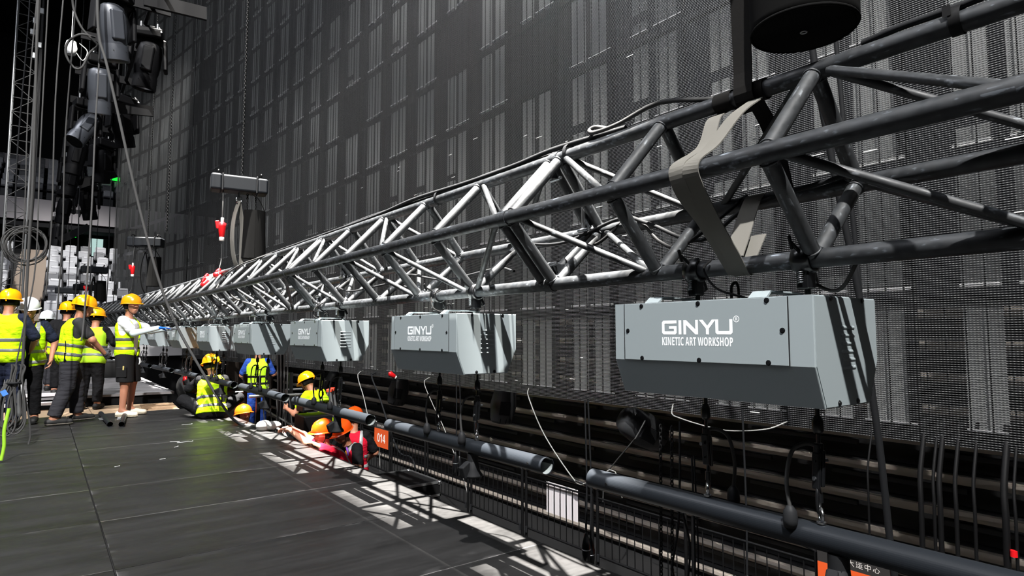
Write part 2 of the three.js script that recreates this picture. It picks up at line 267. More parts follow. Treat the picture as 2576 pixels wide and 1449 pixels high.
// ---------- the box truss, hung on its edge, in joined sections ----------
const ORD = ['first', 'second', 'third', 'fourth', 'fifth', 'sixth', 'seventh', 'eighth', 'ninth', 'tenth'];
const trussDX = z => z > 7 ? -((z - 7) ** 2) / 300 : 0;
const TC = [1.921, 1.728], chord = { A: [1.942, 2.045], B: [1.632, 1.722], C: [2.21, 1.718], D: [1.9, 1.436] };
const LC = Object.fromEntries(Object.entries(chord).map(([k, p]) => [k, [p[0] - TC[0], p[1] - TC[1]]]));   // local to the truss axis
{
  const L = 3.12, at = (k, z) => new THREE.Vector3(LC[k][0], LC[k][1], -z);
  const t = thing('truss_section', 'black tube truss section nearest the camera with grey straps slung around it', 'truss');
  const toward = (k, j, z, d) => at(k, z).lerp(at(j, z), d / at(k, z).distanceTo(at(j, z)));
  for (const k of 'ABCD') mesh('chord', [tube(at(k, .006), at(k, L - .006), 0.03, 20)], M.truss, t);
  for (let i = 0; i < 6; i++) {
    const z = .035 + .61 * i;
    for (const [a, b] of ['AB', 'BD', 'DC', 'CA']) {
      mesh('brace', tube(toward(a, b, z, .012), toward(b, a, z, .012), 0.0252, 16), M.brace, t);
      [a, b].forEach((k, q) => mesh('weld', place(new THREE.TorusGeometry(.026, .0042, 5, 16).applyQuaternion(new THREE.Quaternion().setFromUnitVectors(new THREE.Vector3(0, 0, 1), at(b, z).sub(at(a, z)).normalize())), ...toward(k, q ? a : b, z, .03).toArray()), M.truss, t));
    }
  }
  const diag = (a, za, b, zb, r = .0145) => mesh('diagonal', tube(at(a, za).lerp(at(b, zb), .05), at(a, za).lerp(at(b, zb), .95), r, 10), M.brace, t);
  for (const [i, f] of [[0, 1], [2, 0], [4, 0]]) { const z0 = .06 + .61 * i, z1 = z0 + .56; diag('B', f ? z0 : z1, 'D', f ? z1 : z0); diag('A', z1, 'B', z0); diag('C', z1, 'D', z0); diag('A', f ? z0 : z1, 'C', f ? z1 : z0); }
  diag('B', 1.24, 'D', .7); diag('C', 2.4, 'A', 1.9);
  for (const k of 'ABCD') {   // collars where the sections are bolted together
    mesh('collar', tube(at(k, 0), at(k, .03), .034, 20), M.truss, t); mesh('collar', tube(at(k, L - .03), at(k, L), .034, 20), M.truss, t);
  }
  for (const [a, b] of ['AB', 'BD', 'DC', 'CA']) for (const z of [.012, L - .012]) {
    const p = toward(a, b, z, .05), q = toward(a, b, z, .15), c = at(a, z).lerp(at({ A: 'D', B: 'C', D: 'A', C: 'B' }[a], z), .16), s = new THREE.Shape([new THREE.Vector2(p.x, p.y), new THREE.Vector2(q.x, q.y), new THREE.Vector2(c.x, c.y)]);
    mesh('gusset', new THREE.ExtrudeGeometry(s, { depth: .008, bevelEnabled: false }).translate(0, 0, -z), M.truss, t);
    mesh('bolt', [tube([c.x, c.y, -z + .022], [c.x, c.y, -z - .02], .011, 6), tube([c.x, c.y, -z + .03], [c.x, c.y, -z + .012], .0075, 8)], M.bolt, t);
  }
  const names = ['', 'black truss section joined behind the nearest one, second from the camera', 'third black truss section, the one carrying the hoist with the grey sling', 'fourth black truss section from the camera, just past the hoist', 'fifth black truss section, behind the slanting grey rope', 'sixth black truss section, above the worker in the white shirt', 'seventh black truss section, beside the worker\'s yellow helmet', 'farthest black truss section, behind the helmets of the workers'];
  for (let s = 0; s < 8; s++) {
    const z = -.93 + L * s, o = s ? copyOf(t, names[s]) : t, x0 = trussDX(z), x1 = trussDX(z + L);
    o.position.copy(V(TC[0] + x0, TC[1], z)); o.rotation.y = Math.atan2(-(x1 - x0), L);
  }
}
// ---------- winch boxes ----------
const font = await new FontLoader().loadAsync('fonts/droid/droid_sans_bold.typeface.json');
function lettering() {        // flat print, drawn in the plane x (reading direction), y; cap height 1 for the big word
  const out = [], bar = (pts, w) => { const s = new THREE.Shape(pts.map(p => new THREE.Vector2(...p))); out.push(new THREE.ShapeGeometry(s)); };
  const poly = p => bar(p), T = .23, c = .13;
  // G
  poly([[c, 1], [1.28, 1], [1.28, 1 - T], [T + .03, 1 - T], [T, 1 - T - .03], [T, T + .03], [T + .03, T], [1.05, T], [1.05, .4], [.62, .4], [.62, .6], [1.28, .6], [1.28, .12], [1.16, 0], [c, 0], [0, c], [0, 1 - c]]);
  let x = 1.45; poly([[x, 0], [x + .24, 0], [x + .24, 1], [x, 1]]);                                            // I
  x = 1.86; poly([[x, 0], [x + .22, 0], [x + .22, .66], [x + .98, 0], [x + 1.2, 0], [x + 1.2, 1], [x + .98, 1], [x + .98, .36], [x + .24, 1], [x, 1]]);   // N
  x = 3.14; poly([[x, 1], [x + .3, 1], [x + .66, .6], [x + 1.02, 1], [x + 1.32, 1], [x + .78, .4], [x + .78, 0], [x + .54, 0], [x + .54, .4]]);          // Y
  x = 4.42; poly([[x, 1], [x + .23, 1], [x + .23, T + .03], [x + .26, T], [x + 1.02, T], [x + 1.05, T + .03], [x + 1.05, 1], [x + 1.28, 1], [x + 1.28, c], [x + 1.15, 0], [x + c, 0], [x, c]]);   // U
  out.push(new THREE.RingGeometry(.17, .215, 24).translate(5.98, 1.0, 0));
  const small = (txt, size) => new THREE.ShapeGeometry(font.generateShapes(txt, size), 4);
  const r = small('R', .2); r.computeBoundingBox(); out.push(r.translate(5.98 - r.boundingBox.max.x / 2, .905, 0));
  const k = small('KINETIC ART WORKSHOP', .52); k.computeBoundingBox(); const b = k.boundingBox, sx = 5.7 / (b.max.x - b.min.x); out.push(k.translate(-b.min.x, 0, 0).scale(sx, 1.12, 1).translate(0, -.76, 0));
  return merge(out.map(flat));
}
const WZ = [.847, 2.70, 4.63, 6.60, 8.54, 10.48, 12.42, 14.36];
{
  const t = thing('winch_box', 'largest grey winch box with white lettering, nearest the camera', 'winch');
  // local: x across (-.195 .. .195), y up from the underside, z 0 at the near end, running to -.745
  const outl = [[-.147, 0], [.135, 0], [.195, .128], [.195, .32], [-.195, .32], [-.195, .118]], Lw = .745;
  mesh('housing', prism(outl, Lw, .003), M.winch, t);
  mesh('cover_panel', [rbox(.003, .199, .62, .001, -.1965, .2185, -.385)], M.panel, t);
  mesh('panel_gap', [box(.0024, .2, .0035, -.1955, .2185, -.0735), box(.0024, .2, .0035, -.1955, .2185, -.697)], M.dark, t);
  const cap = (z) => [prism([[-.143, .004], [.132, .004], [.191, .129], [.191, .316], [-.191, .316], [-.191, .119]], .002).translate(0, 0, z)];
  mesh('end_plate', cap(.002), M.winch, t); mesh('end_plate', cap(-Lw), M.winch, t);
  for (let i = 0; i < 6; i++) for (const z of [.002, -Lw - .002]) mesh('louver', [place(new THREE.CylinderGeometry(.006, .006, .075, 8, 1, false, -Math.PI / 2, Math.PI).rotateZ(Math.PI / 2).scale(1, .8, .45), .0, .112 + .0235 * i, z), new THREE.SphereGeometry(.006, 8, 5).scale(1, .8, .45).translate(-.0375, .112 + .0235 * i, z), new THREE.SphereGeometry(.006, 8, 5).scale(1, .8, .45).translate(.0375, .112 + .0235 * i, z)], M.winch, t);
  const screwG = merge([new THREE.CylinderGeometry(.0058, .0062, .005, 10), new THREE.CylinderGeometry(.0085, .0085, .0014, 12).translate(0, -.001, 0)]);
  const scr = (x, y, z, side) => { const s = mesh('screw', screwG, M.blackGloss, t); s.position.set(x, y, z); if (side) s.rotation.z = Math.PI / 2; else s.rotation.x = Math.PI / 2; };
  for (const z of [-.137, -.377, -.615]) { scr(-.1985, .309, z, 1); scr(-.1985, .1255, z, 1); }
  scr(-.1985, .22, -.046 - .045, 1); scr(-.1985, .222, -.68, 1);
  for (const [x, y] of [[-.1, .308], [.1, .308], [-.07, .008], [.045, .008]]) { scr(x, y + .004, .004, 0); scr(x, y + .004, -Lw - .004, 0); }
  const lg = mesh('lettering', lettering().scale(.0478, .0478, 1).rotateY(-Math.PI / 2).translate(-.1985, .2085, -.524), M.white, t);   // reads from the far end towards the camera
  // top fittings: folded carrying brackets, clamps on the chord above
  for (const z of [-.19, -.6]) {
    mesh('bracket', prism([[-.17, .32], [-.14, .343], [.05, .343], [.075, .32], [.068, .32], [.047, .338], [-.137, .338], [-.158, .32]], .06).translate(0, 0, z + .035), M.winch, t);
    const c = new THREE.Group(); c.name = 'clamp'; c.position.set(.005, .435, z + .07); t.add(c);
    mesh('jaw', [place(new THREE.TorusGeometry(.038, .011, 6, 16, 4.4).scale(1, 1, 3), 0, .009, 0, 0, 0, 1.9), rbox(.05, .06, .04, .006, .0, -.055, 0), rbox(.02, .08, .03, .005, .03, -.03, .0, 0, 0, .5)], M.blackGloss, c);
    mesh('wing_bolt', [tube([-.03, .03, .0], [-.085, .055, 0], .006, 8), rbox(.012, .045, .008, .003, -.087, .056, 0, 0, 0, .4)], M.black, c); mesh('stud', tube([.01, -.06, .0], [.01, -.1, 0], .009, 8), M.black, c);
    mesh('spring', cable(Array.from({ length: 24 }, (_, i) => [-.035 + .008 * Math.cos(i * 1.57), -.03 - i * .0016, .008 * Math.sin(i * 1.57)]), .0018, 2, 4), M.bolt, c);
  }
  mesh('wire', [cable([[-.1, .325, -.26], [-.13, .36, -.35], [-.1, .43, -.42], [-.03, .47, -.44]], .004), cable([[-.02, .322, -.34], [-.015, .37, -.345], [-.03, .385, -.345], [-.045, .37, -.35], [-.04, .322, -.355]], .005)], M.blackMatt, t);
  const lab = ['', 'second grey winch box from the camera, hung clear of its neighbours', 'third grey winch box, above the yellow helmet in the pit', 'fourth grey winch box, its end face hiding a blue-shirted worker\'s head', 'fifth grey winch box, above the seated worker', 'sixth grey winch box, behind the slanting grey rope', 'seventh grey winch box, by the reaching worker\'s blue glove', 'farthest grey winch box, next to the white-shirted worker\'s vest'];
  WZ.forEach((z, i) => { const o = i ? copyOf(t, lab[i]) : t; o.position.copy(V(1.895 + trussDX(z + .3), .992, z)); o.rotation.y = Math.atan2(trussDX(z) - trussDX(z + .7), .7); });
}
// ---------- hook chains and the pipes they carry ----------
{
  const pipe = thing('hanging_pipe', 'black pipe hanging under the largest winch box, nearest the camera', 'pipe');
  const L = 1.64, shape = new THREE.Shape(); shape.absarc(0, 0, .043, 0, 7); const hole = new THREE.Path(); hole.absarc(0, 0, .039, 0, 7, true); shape.holes.push(hole);
  mesh('tube', new THREE.ExtrudeGeometry(shape, { depth: L, bevelEnabled: false, curveSegments: 20 }).translate(0, 0, -L), M.pipe, pipe);
  mesh('lining', new THREE.CylinderGeometry(.0385, .0385, L - .01, 24, 1, true).rotateX(Math.PI / 2).translate(0, 0, -L / 2), Object.assign(M.pipeIn.clone(), { side: THREE.DoubleSide }), pipe);
  for (const z of [-.667, -1.067]) mesh('eyebolt', [place(new THREE.TorusGeometry(.019, .0052, 8, 20), 0, .066, z, 0, .7, 0), tube([0, .036, z], [0, .048, z], .0075, 10), tube([0, .041, z], [0, .046, z], .014, 12)], M.steel, pipe);
  for (const z of [-.09, -L + .12]) mesh('bolt', [tube([-.0435, .002, z], [-.0455, .002, z], .006, 10)], M.black, pipe);
  mesh('fitting', [tube([0, -.1, -.62], [0, -.035, -.62], .03, 14), lathe([[0, 0], [.052, 0], [.054, .012], [.034, .04], [.03, .085], [0, .085]], 16).translate(0, -.16, -.62), place(rbox(.07, .07, .035, .008), -.045, -.118, -.62, 0, .3, .4)], M.rubber, pipe);
  const pl = ['', 'black pipe hanging under the second winch box, open end towards the camera', 'black pipe under the third winch box, above the orange helmets', 'black pipe under the fourth winch box, across the pit worker\'s dark trousers', 'thin-looking black pipe passing the seated worker\'s shoulder', 'small black pipe left of the seated worker\'s helmet', 'tiny black pipe over the dark gap, seventh from the camera', 'farthest tiny black pipe, beside the worker\'s black shorts'];
  const hook = thing('hook_chain', '', 'chain');
  // local origin at the underside of the winch box; the chain hangs down .31
  hook.scale.y = 1.1; mesh('rope_end', [tube([0, .0, 0], [0, -.05, 0], .007, 8), lathe([[0, -.085], [.012, -.085], [.017, -.075], [.017, -.05], [.009, -.035], [0, -.035]], 12), tube([0, -.08, 0], [0, -.125, 0], .006, 8)], M.blackGloss, hook);
  mesh('swivel', [rbox(.026, .05, .02, .005, .001, -.135, 0), rbox(.012, .1, .026, .004, -.006, -.18, 0, 0, 0, .08), rbox(.012, .1, .026, .004, .013, -.185, 0, 0, 0, .06), tube([-.03, -.16, 0], [.02, -.16, 0], .0035, 6), tube([-.02, -.205, 0], [.024, -.205, 0], .0035, 6)], M.blackGloss, hook);
  mesh('pin', [tube([-.034, -.16, 0], [-.02, -.16, 0], .006, 8), tube([.016, -.205, 0], [.026, -.205, 0], .006, 8)], M.bolt, hook);
  mesh('carabiner', [place(new THREE.TorusGeometry(.019, .0052, 8, 18).scale(1, 1.75, 1), .008, -.262, 0, 0, .5, .04), tube([-.01, -.275, .009], [-.009, -.248, .009], .0085, 8)], M.blackGloss, hook);
  mesh('lead', cable([[.0, -.12, -.01], [.02, -.115, .03], [.045, -.14, .06], [.055, -.22, .075], [.05, -.3, .07]], .0062), M.cableGrey, hook);
  mesh('plug', [lathe([[0, 0], [.02, 0], [.022, .02], [.02, .045], [.008, .06], [0, .06]], 14).translate(.05, -.35, .07)], M.dark, hook);
  WZ.forEach((z, i) => {
    const x = 1.9 + trussDX(z + .3), o = i ? copyOf(pipe, pl[i]) : pipe; if (i) for (const c of o.children) if (c.name === 'eyebolt') c.position.z += .085; o.position.copy(V(x, .59, .28 + 1.94 * i)); o.rotation.y = Math.atan2(trussDX(z) - trussDX(z + .7), .7);
    for (const [j, dz] of [.1, .5].entries()) {
      const h = i + j ? copyOf(hook) : hook; h.position.copy(V(x, .992, z + dz)); h.rotation.y = (i ? 0 : 3.0) + (j ? .15 : -.1);
      h.userData.label = `${j ? 'farther' : 'nearer'} black hook chain with a looped lead under the ${i ? ORD[i] : 'largest'} winch box`;
    }
  });
}
// ---------- bodies of the unseen lamps placed to light the scene ----------
for (const [i, [x, y, z, tx, ty, tz, w, h]] of BANKS.entries()) {
  const o = thing('unseen_floodlight_bank', `unseen wide light bank lighting boxes and LED wall, ${i ? 'farther along the stage' : 'nearer the camera'}`, 'floodlight', V(x, y, z)); o.lookAt(V(tx, ty, tz));
  mesh('lamp_housing', [box(w + .1, h + .1, .12, 0, 0, -.16)], M.dark, o); mesh('lamp_face', box(w, h, .02, 0, 0, -.05), glow(0xf4f7ff, 3), o);
  mesh('bracket', [tube([-w / 2.2, 0, -.2], [-w / 2.2, 0, -4.8], .05), tube([w / 2.2, 0, -.2], [w / 2.2, 0, -4.8], .05)], M.dark, o);
}
for (const [i, [x, y, z, tx, ty, tz]] of SPOTS.entries()) {
  const o = thing('spotlight', ['unseen round lamp behind the camera shining along the truss', 'unseen round lamp aimed at the standing workers', 'unseen round lamp aimed at the far seats'][i], 'spotlight', V(x, y, z)); o.lookAt(V(tx, ty, tz));
  mesh('lamp_housing', lathe([[0, -.5], [.15, -.5], [.18, -.1], [.22, 0], [.2, 0], [.16, -.1]], 20).rotateX(Math.PI / 2).translate(0, 0, -.12), M.dark, o);
  mesh('lamp_face', new THREE.CircleGeometry(.16, 24).translate(0, 0, -.16), glow(0xfff8ee, 3), o);
}
// ---------- chain hoists on the truss ----------
{
  const t = thing('chain_hoist', 'black chain hoist with a grey sling over the third truss section', 'hoist');
  // local origin at the hook under the motor body
  const body = new THREE.Group(); body.name = 'motor_body'; t.add(body);
  mesh('casing', [rbox(.42, .2, .24, .03, 0, .17, 0, 0, 0, 0, 3)], M.hoist, body);
  mesh('end_cover', rbox(.13, .21, .25, .03, -.27, .17, 0), M.hoist, body); mesh('end_cover', rbox(.13, .2, .25, .03, .27, .165, 0), M.hoist, body);
  mesh('handle', [cable([[-.25, .27, -.08], [-.25, .32, -.08], [-.25, .32, .08], [-.25, .27, .08]], .011)], M.black, body); mesh('handle', [cable([[.25, .27, -.08], [.25, .32, -.08], [.25, .32, .08], [.25, .27, .08]], .011)], M.black, body);
  mesh('band', [rbox(.018, .215, .255, .006, -.2, .17, 0), rbox(.018, .215, .255, .006, .2, .17, 0)], M.dark, body);
  mesh('hook', [place(new THREE.TorusGeometry(.035, .011, 8, 18, 5.2), .0, -.02, 0, 0, .4, 2.2), tube([0, .01, 0], [0, .07, 0], .013)], M.bolt, t);
  mesh('chain', chainGeo([.03, .26, 0], [.03, 15.4, 0], .036, .005), M.blackMatt, t);
  mesh('chain_tail', [...chainGeo([.1, .07, 0], [.1, -.16, .03], .034, .005), ...chainGeo([.2, .07, 0], [.2, -.16, .03], .034, .005)], M.black, t);
  const bagProf = (w, h) => { const g = new THREE.CylinderGeometry(w, w * 1.12, h, 18, 6, true), p = g.attributes.position; for (let i = 0; i < p.count; i++) { const k = 1 + .02 * Math.sin(i * 2.3) * (p.getY(i) < h * .3 ? 1 : 0); p.setXYZ(i, p.getX(i) * k, p.getY(i), p.getZ(i) * .7 * k); } g.computeVertexNormals(); return [g, new THREE.CylinderGeometry(w * 1.1, w * 1.1, .01, 18).scale(1, 1, .7).translate(0, -h / 2, 0)]; };
  mesh('chain_bag', bagProf(.13, .62).map(g => g.translate(.19, -.46, .02)), M.canvasBag, t);
  mesh('bag_strap', ribbon([[.15, .06, .05], [.22, 0, .09], [.31, -.16, .06]], .035, .004), M.strapDark, t);
  mesh('sling', [ribbon([[-.0, -.04, .01], [-.05, -.25, .02], [-.065, -.55, .03], [-.03, -.8, .02], [.02, -.92, 0]], .075, .006, [.6, 0, 1]), ribbon([[.0, -.04, -.01], [.045, -.3, -.02], [.05, -.6, -.03], [.05, -.92, 0]], .075, .006, [.6, 0, 1])], M.strap, t);
  mesh('shackle', [place(new THREE.TorusGeometry(.022, .007, 6, 14), -.015, -.045, .01, 0, 1, 0), place(new THREE.TorusGeometry(.022, .007, 6, 14), .02, -.05, -.01, 0, .8, 0)], M.steel, t);
  const plug = new THREE.Group(); plug.name = 'red_connector'; t.add(plug); plug.position.set(-.19, -.42, .12);
  mesh('lead', [cable([[.0, .5, -.05], [0, .3, 0], [0, .1, 0]], .008), cable([[0, -.2, 0], [.005, -.32, 0], [-.0, -.42, .02], [-.02, -.52, .08], [-.03, -.6, .16]], .006)], M.cableGrey, plug);
  mesh('shell', [lathe([[0, -.12], [.028, -.12], [.04, -.04], [.046, .02], [.046, .06], [.025, .07], [0, .07]], 14), rbox(.05, .1, .03, .01, -.05, .04, 0, 0, 0, .2)], M.red, plug);
  mesh('collar', [lathe([[0, -.16], [.03, -.16], [.03, -.115], [0, -.115]], 14), lathe([[0, .07], [.02, .07], [.016, .13], [0, .13]], 12)], M.whitePlastic, plug);
  const lab = ['', 'dark chain hoist with a drooping black bag, second from the camera', 'small black chain hoist in front of the screen\'s edge, with a red plug', 'tiny black chain hoist over the seats, left of the white-shirted worker'];
  const pos = [[1.93, 2.945, 8.3], [1.9 + trussDX(15.1), 3.0, 15.1], [1.95 + trussDX(22.3), 2.98, 22.3], [1.1, 2.62, 25.2]];
  pos.forEach((p, i) => { const o = i ? copyOf(t, lab[i]) : t; o.position.copy(V(...p)); o.rotation.y = [-.15, -.45, .1, .3][i]; if (i) for (const c of o.children) if (c.name === 'sling') c.material = M.strapDark; });
  const far = thing('chain_hoist', 'tiny black chain hoist over the seats, farthest left', 'hoist', V(.62, 2.55, 26.2));
  for (const c of t.children) if (['motor_body', 'hook', 'chain', 'chain_bag'].includes(c.name)) far.add(c.clone());
}
{ // red plugs lying on the truss by the hoist
  const t = thing('red_plug', 'red plug with a white collar lying on the truss below the hoist, topmost of three', 'plug');
  mesh('shell', [lathe([[0, -.06], [.03, -.06], [.042, -.02], [.042, .05], [0, .05]], 14), rbox(.04, .07, .03, .01, -.045, .02, 0, 0, 0, .3)], M.red, t); mesh('collar', lathe([[0, .05], [.03, .05], [.024, .11], [0, .11]], 12), M.whitePlastic, t);
  [[1.86, 2.02, 9.0, ''], [1.79, 1.97, 9.35, 'red plug with a white collar on the truss below the hoist, middle of three'], [1.76, 1.91, 9.3, 'red plug with a white collar on the truss below the hoist, lowest of three']].forEach(([x, y, z, l], i) => { const o = i ? copyOf(t, l) : t; o.position.copy(V(x, y, z)); o.rotation.set(.2, .4, -1.2 + i * .2); });
}
{ // near hoist: only the bottom of its bag, its slings and its hook hang into the picture
  const t = thing('near_hoist', 'large round black chain bag hanging above the nearest truss section', 'hoist', V(1.86, 2.2, .975));
  mesh('chain_bag', [lathe([[0, 0], [.15, .002], [.162, .012], [.166, .03], [.168, .3], [.17, .62]], 40).translate(.1, 0, 0), place(new THREE.TorusGeometry(.161, .006, 6, 40), .1, .008, 0, Math.PI / 2)], M.canvasBag, t);
  mesh('eyelet', place(new THREE.TorusGeometry(.0095, .003, 6, 16), .1, -.001, .0, Math.PI / 2), M.steel, t);
  mesh('motor_body', rbox(.66, .24, .26, .03, 0, .9, 0), M.blackGloss, t); mesh('chain', chainGeo([0, 1.05, 0], [0, 16, 0], .036, .005), M.black, t); mesh('hook', tube([-.06, .68, -.2], [-.06, .8, -.1], .015), M.bolt, t);
}
{ // the long round sling basketed around the truss
  const t = thing('webbing_sling', 'wide grey webbing sling wrapped around the nearest truss section', 'sling', V(TC[0], 0, 1.18));
  const x = v => v - TC[0];
  mesh('shaded_leg', ribbon([[x(1.84), 2.95, .05], [x(1.87), 2.5, .03], [x(1.895), 2.12, .02], [x(1.895), 2.02, .02], [x(1.94), 1.98, .02]], .07, .005), M.strapDark, t); mesh('shaded_leg', ribbon([[x(1.95), 2.95, -.05], [x(1.98), 2.4, -.04], [x(1.985), 2.1, -.04], [x(1.985), 2.02, -.04]], .06, .005), M.strapDark, t);  // legs get a darker strap colour, for the shade under the hoist
  mesh('choke', [place(new THREE.CylinderGeometry(.037, .037, .1, 20, 1, true).rotateX(Math.PI / 2), x(1.942), 2.045, .03), place(new THREE.CylinderGeometry(.035, .035, .07, 20, 1, true).rotateX(Math.PI / 2), x(1.942), 2.045, -.08)], Object.assign(M.strapDark.clone(), { side: THREE.DoubleSide }), t);
  mesh('webbing', ribbon([[x(1.90), 2.0, .06], [x(1.80), 1.93, .05], [x(1.68), 1.80, .03], [x(1.605), 1.742, .015], [x(1.597), 1.715, .012], [x(1.62), 1.67, .012], [x(1.69), 1.57, .02], [x(1.80), 1.46, .02], [x(1.88), 1.408, .0], [x(1.915), 1.405, -.01], [x(1.94), 1.43, -.02], [x(2.05), 1.56, -.03]], .058, .004), M.strap, t);
  mesh('webbing', ribbon([[x(1.97), 2.02, -.12], [x(1.88), 1.97, -.09], [x(1.76), 1.84, -.05], [x(1.61), 1.748, -.045], [x(1.598), 1.72, -.043], [x(1.625), 1.66, -.04], [x(1.72), 1.56, -.02], [x(1.82), 1.45, -.01], [x(1.885), 1.404, -.02]], .058, .004), M.strap, t);
  mesh('webbing', ribbon([[x(1.93), 1.47, -.06], [x(2.0), 1.55, -.075], [x(2.1), 1.665, -.1], [x(2.19), 1.742, -.12], [x(2.23), 1.748, -.12], [x(2.245), 1.71, -.12]], .075, .004), M.strap, t);
  mesh('webbing', ribbon([[x(2.24), 1.73, -.02], [x(2.1), 1.95, -.0], [x(1.99), 2.05, .0]], .06, .004), M.strapDark, t);
}
// ---------- cables on and in the truss ----------
const cab = (label, pts, r, m, n = 8, name = 'cable') => { const o = mesh(name, cable(pts.map(p => V(...p)), r, n), m); return tag(o, label, 'cable'); };
cab('thick black cable lying along the top tube of the middle truss sections', [[1.95, 2.085, 1.75], [1.94, 2.10, 2.2], [1.93, 2.085, 2.5], [1.93, 2.085, 2.95], [1.93, 2.1, 3.6], [1.935, 2.085, 4.1], [1.94, 2.083, 4.7], [1.94, 2.083, 5.8], [1.94, 2.08, 7.4]], .012, M.rubber);
cab('second black cable beside the thick one on the truss\'s top tube', [[1.96, 2.083, 2.2], [1.955, 2.10, 2.7], [1.955, 2.09, 3.4], [1.95, 2.1, 4.4], [1.96, 2.083, 5.4], [1.96, 2.083, 6.6]], .0095, M.dark);
cab('short grey cable arching up to a curled loop over the nearest truss section', [[1.97, 2.078, 1.30], [1.93, 2.085, 1.368], [1.93, 2.115, 1.472], [1.925, 2.128, 1.59], [1.92, 2.1, 1.764], [1.92, 2.1, 1.907], [1.93, 2.122, 1.95], [1.945, 2.135, 1.925], [1.95, 2.11, 1.86], [1.96, 2.085, 1.80]], .0105, M.cableGrey);
cab('black cable tied to the top tube at the right edge of the truss', [[1.945, 2.083, .79], [1.94, 2.09, .7], [1.94, 2.09, .6], [1.94, 2.09, .53], [1.94, 2.095, .46], [1.94, 2.1, .3]], .011, M.rubber);
tag(mesh('tape_tie', [place(new THREE.CylinderGeometry(.033, .033, .028, 20, 1, true).rotateX(Math.PI / 2).scale(1, 1.25, 1), 1.942, 2.052, -.545), box(.001, .03, .02, 1.908, 2.075, -.56)], Object.assign(M.black.clone(), { side: THREE.DoubleSide })), 'black tape tie strapping the cable to the top tube at right', 'cable tie');
tag(mesh('tape_tie', [place(new THREE.CylinderGeometry(.034, .034, .022, 20, 1, true).rotateX(Math.PI / 2).scale(1, 1.3, 1), 1.942, 2.055, -2.1)], Object.assign(M.dark.clone(), { side: THREE.DoubleSide })), 'dark tape tie around cable and top tube near the truss joint', 'cable tie');
tag(mesh('tape_tie', [place(new THREE.CylinderGeometry(.034, .034, .022, 20, 1, true).rotateX(Math.PI / 2).scale(1, 1.3, 1), 1.942, 2.055, -3.3)], Object.assign(M.dark.clone(), { side: THREE.DoubleSide })), 'dark tape tie on the top tube of the second truss section', 'cable tie');
cab('black cable drooping inside the nearest truss section along its far tube', [[2.18, 1.75, .95], [2.14, 1.69, 1.3], [2.1, 1.58, 1.5], [2.14, 1.7, 1.8], [2.17, 1.752, 2.0], [2.15, 1.68, 2.4], [2.18, 1.752, 2.9]], .009, M.rubber);
cab('black cable bundle looping below the far tube of the truss', [[2.21, 1.755, 1.35], [2.12, 1.66, 1.42], [2.05, 1.56, 1.55], [2.1, 1.6, 1.7], [2.2, 1.755, 1.95], [2.14, 1.64, 2.15], [2.2, 1.755, 2.5]], .008, M.black);
cab('thin black cable hanging in a bow under the nearest truss tube', [[1.92, 1.41, 1.0], [1.95, 1.36, .96], [1.93, 1.335, .9], [1.92, 1.35, .86], [1.91, 1.41, .82]], .006, M.cableGrey);
cab('grey cable running down inside the third truss section', [[1.66, 1.755, 7.6], [1.64, 1.69, 7.45], [1.7, 1.6, 7.3], [1.78, 1.53, 7.0], [1.87, 1.46, 6.7]], .011, M.cableGrey);
cab('grey cable draped over the top tube below the hoist', [[1.95, 2.08, 6.6], [1.9, 2.06, 7.3], [1.87, 2.04, 7.9], [1.8, 1.93, 8.4], [1.66, 1.755, 8.1]], .009, M.cableGrey);
{ // wires on the braces
  cab('black wire zigzagging inside the fourth and fifth truss sections', Array.from({ length: 16 }, (_, i) => [1.9 + .1 * Math.sin(i * 2.1), 1.5 + .03 * (i % 3), 8.4 + .35 * i]).map(([x, y, z]) => [x + trussDX(z), y, z]), .007, M.black, 6);
  cab('black wire sagging inside the second truss section', Array.from({ length: 10 }, (_, i) => [2.0 + .12 * Math.sin(i * 1.7), 1.54 + .05 * (i % 2), 2.6 + .33 * i]), .007, M.rubber, 6);
}
// ---------- ropes and cables hanging at the left ----------
cab('thick grey rope slanting down in front of the truss to the stage edge', [[.36, 6.6, 9.75], [.39, 5.71, 9.744], [.434, 5.2, 9.758], [.527, 4.853, 9.72], [.699, 4.103, 9.66], [.94, 3.032, 9.58], [1.201, 2.014, 9.478], [1.423, 1.371, 9.37], [1.706, .782, 9.21], [1.987, .247, 9.047], [2.15, .022, 8.9], [2.3, .015, 8.3], [2.42, .012, 7.9], [2.5, -.2, 7.7]], .0185, M.ropeGrey, 8, 'rope');
cab('thin grey rope hanging down to the black-shirted worker\'s hand', [[.4, 7.2, 10.82], [.403, 6.2, 10.82], [.469, 5.6, 10.8], [.491, 5.43, 10.78], [.484, 4.24, 10.7], [.48, 3.1, 10.45], [.46, 2.04, 10.2], [.435, 1.27, 10.0], [.42, 1.12, 9.97]], .0125, M.ropeGrey, 8, 'rope');
{
  const t = thing('plug_cable', 'thick grey cable with a heavy metal plug hanging before the white-helmeted worker', 'cable', V(-.17, 0, 9.2));
  mesh('lead', cable([[-.07, 7, 0], [-.05, 5.2, 0], [-.02, 3.9, 0], [-.0, 3, 0], [.0, 2.2, 0], [.005, 1.5, 0], [.01, .62, 0]], .017), M.cableGrey, t);
  mesh('plug', [lathe([[0, .2], [.03, .2], [.034, .25], [.03, .26], [.034, .3], [.03, .34], [.038, .36], [.038, .45], [.024, .5], [.018, .56], [0, .56]], 14).translate(.01, .06, 0)], M.alu, t);
}
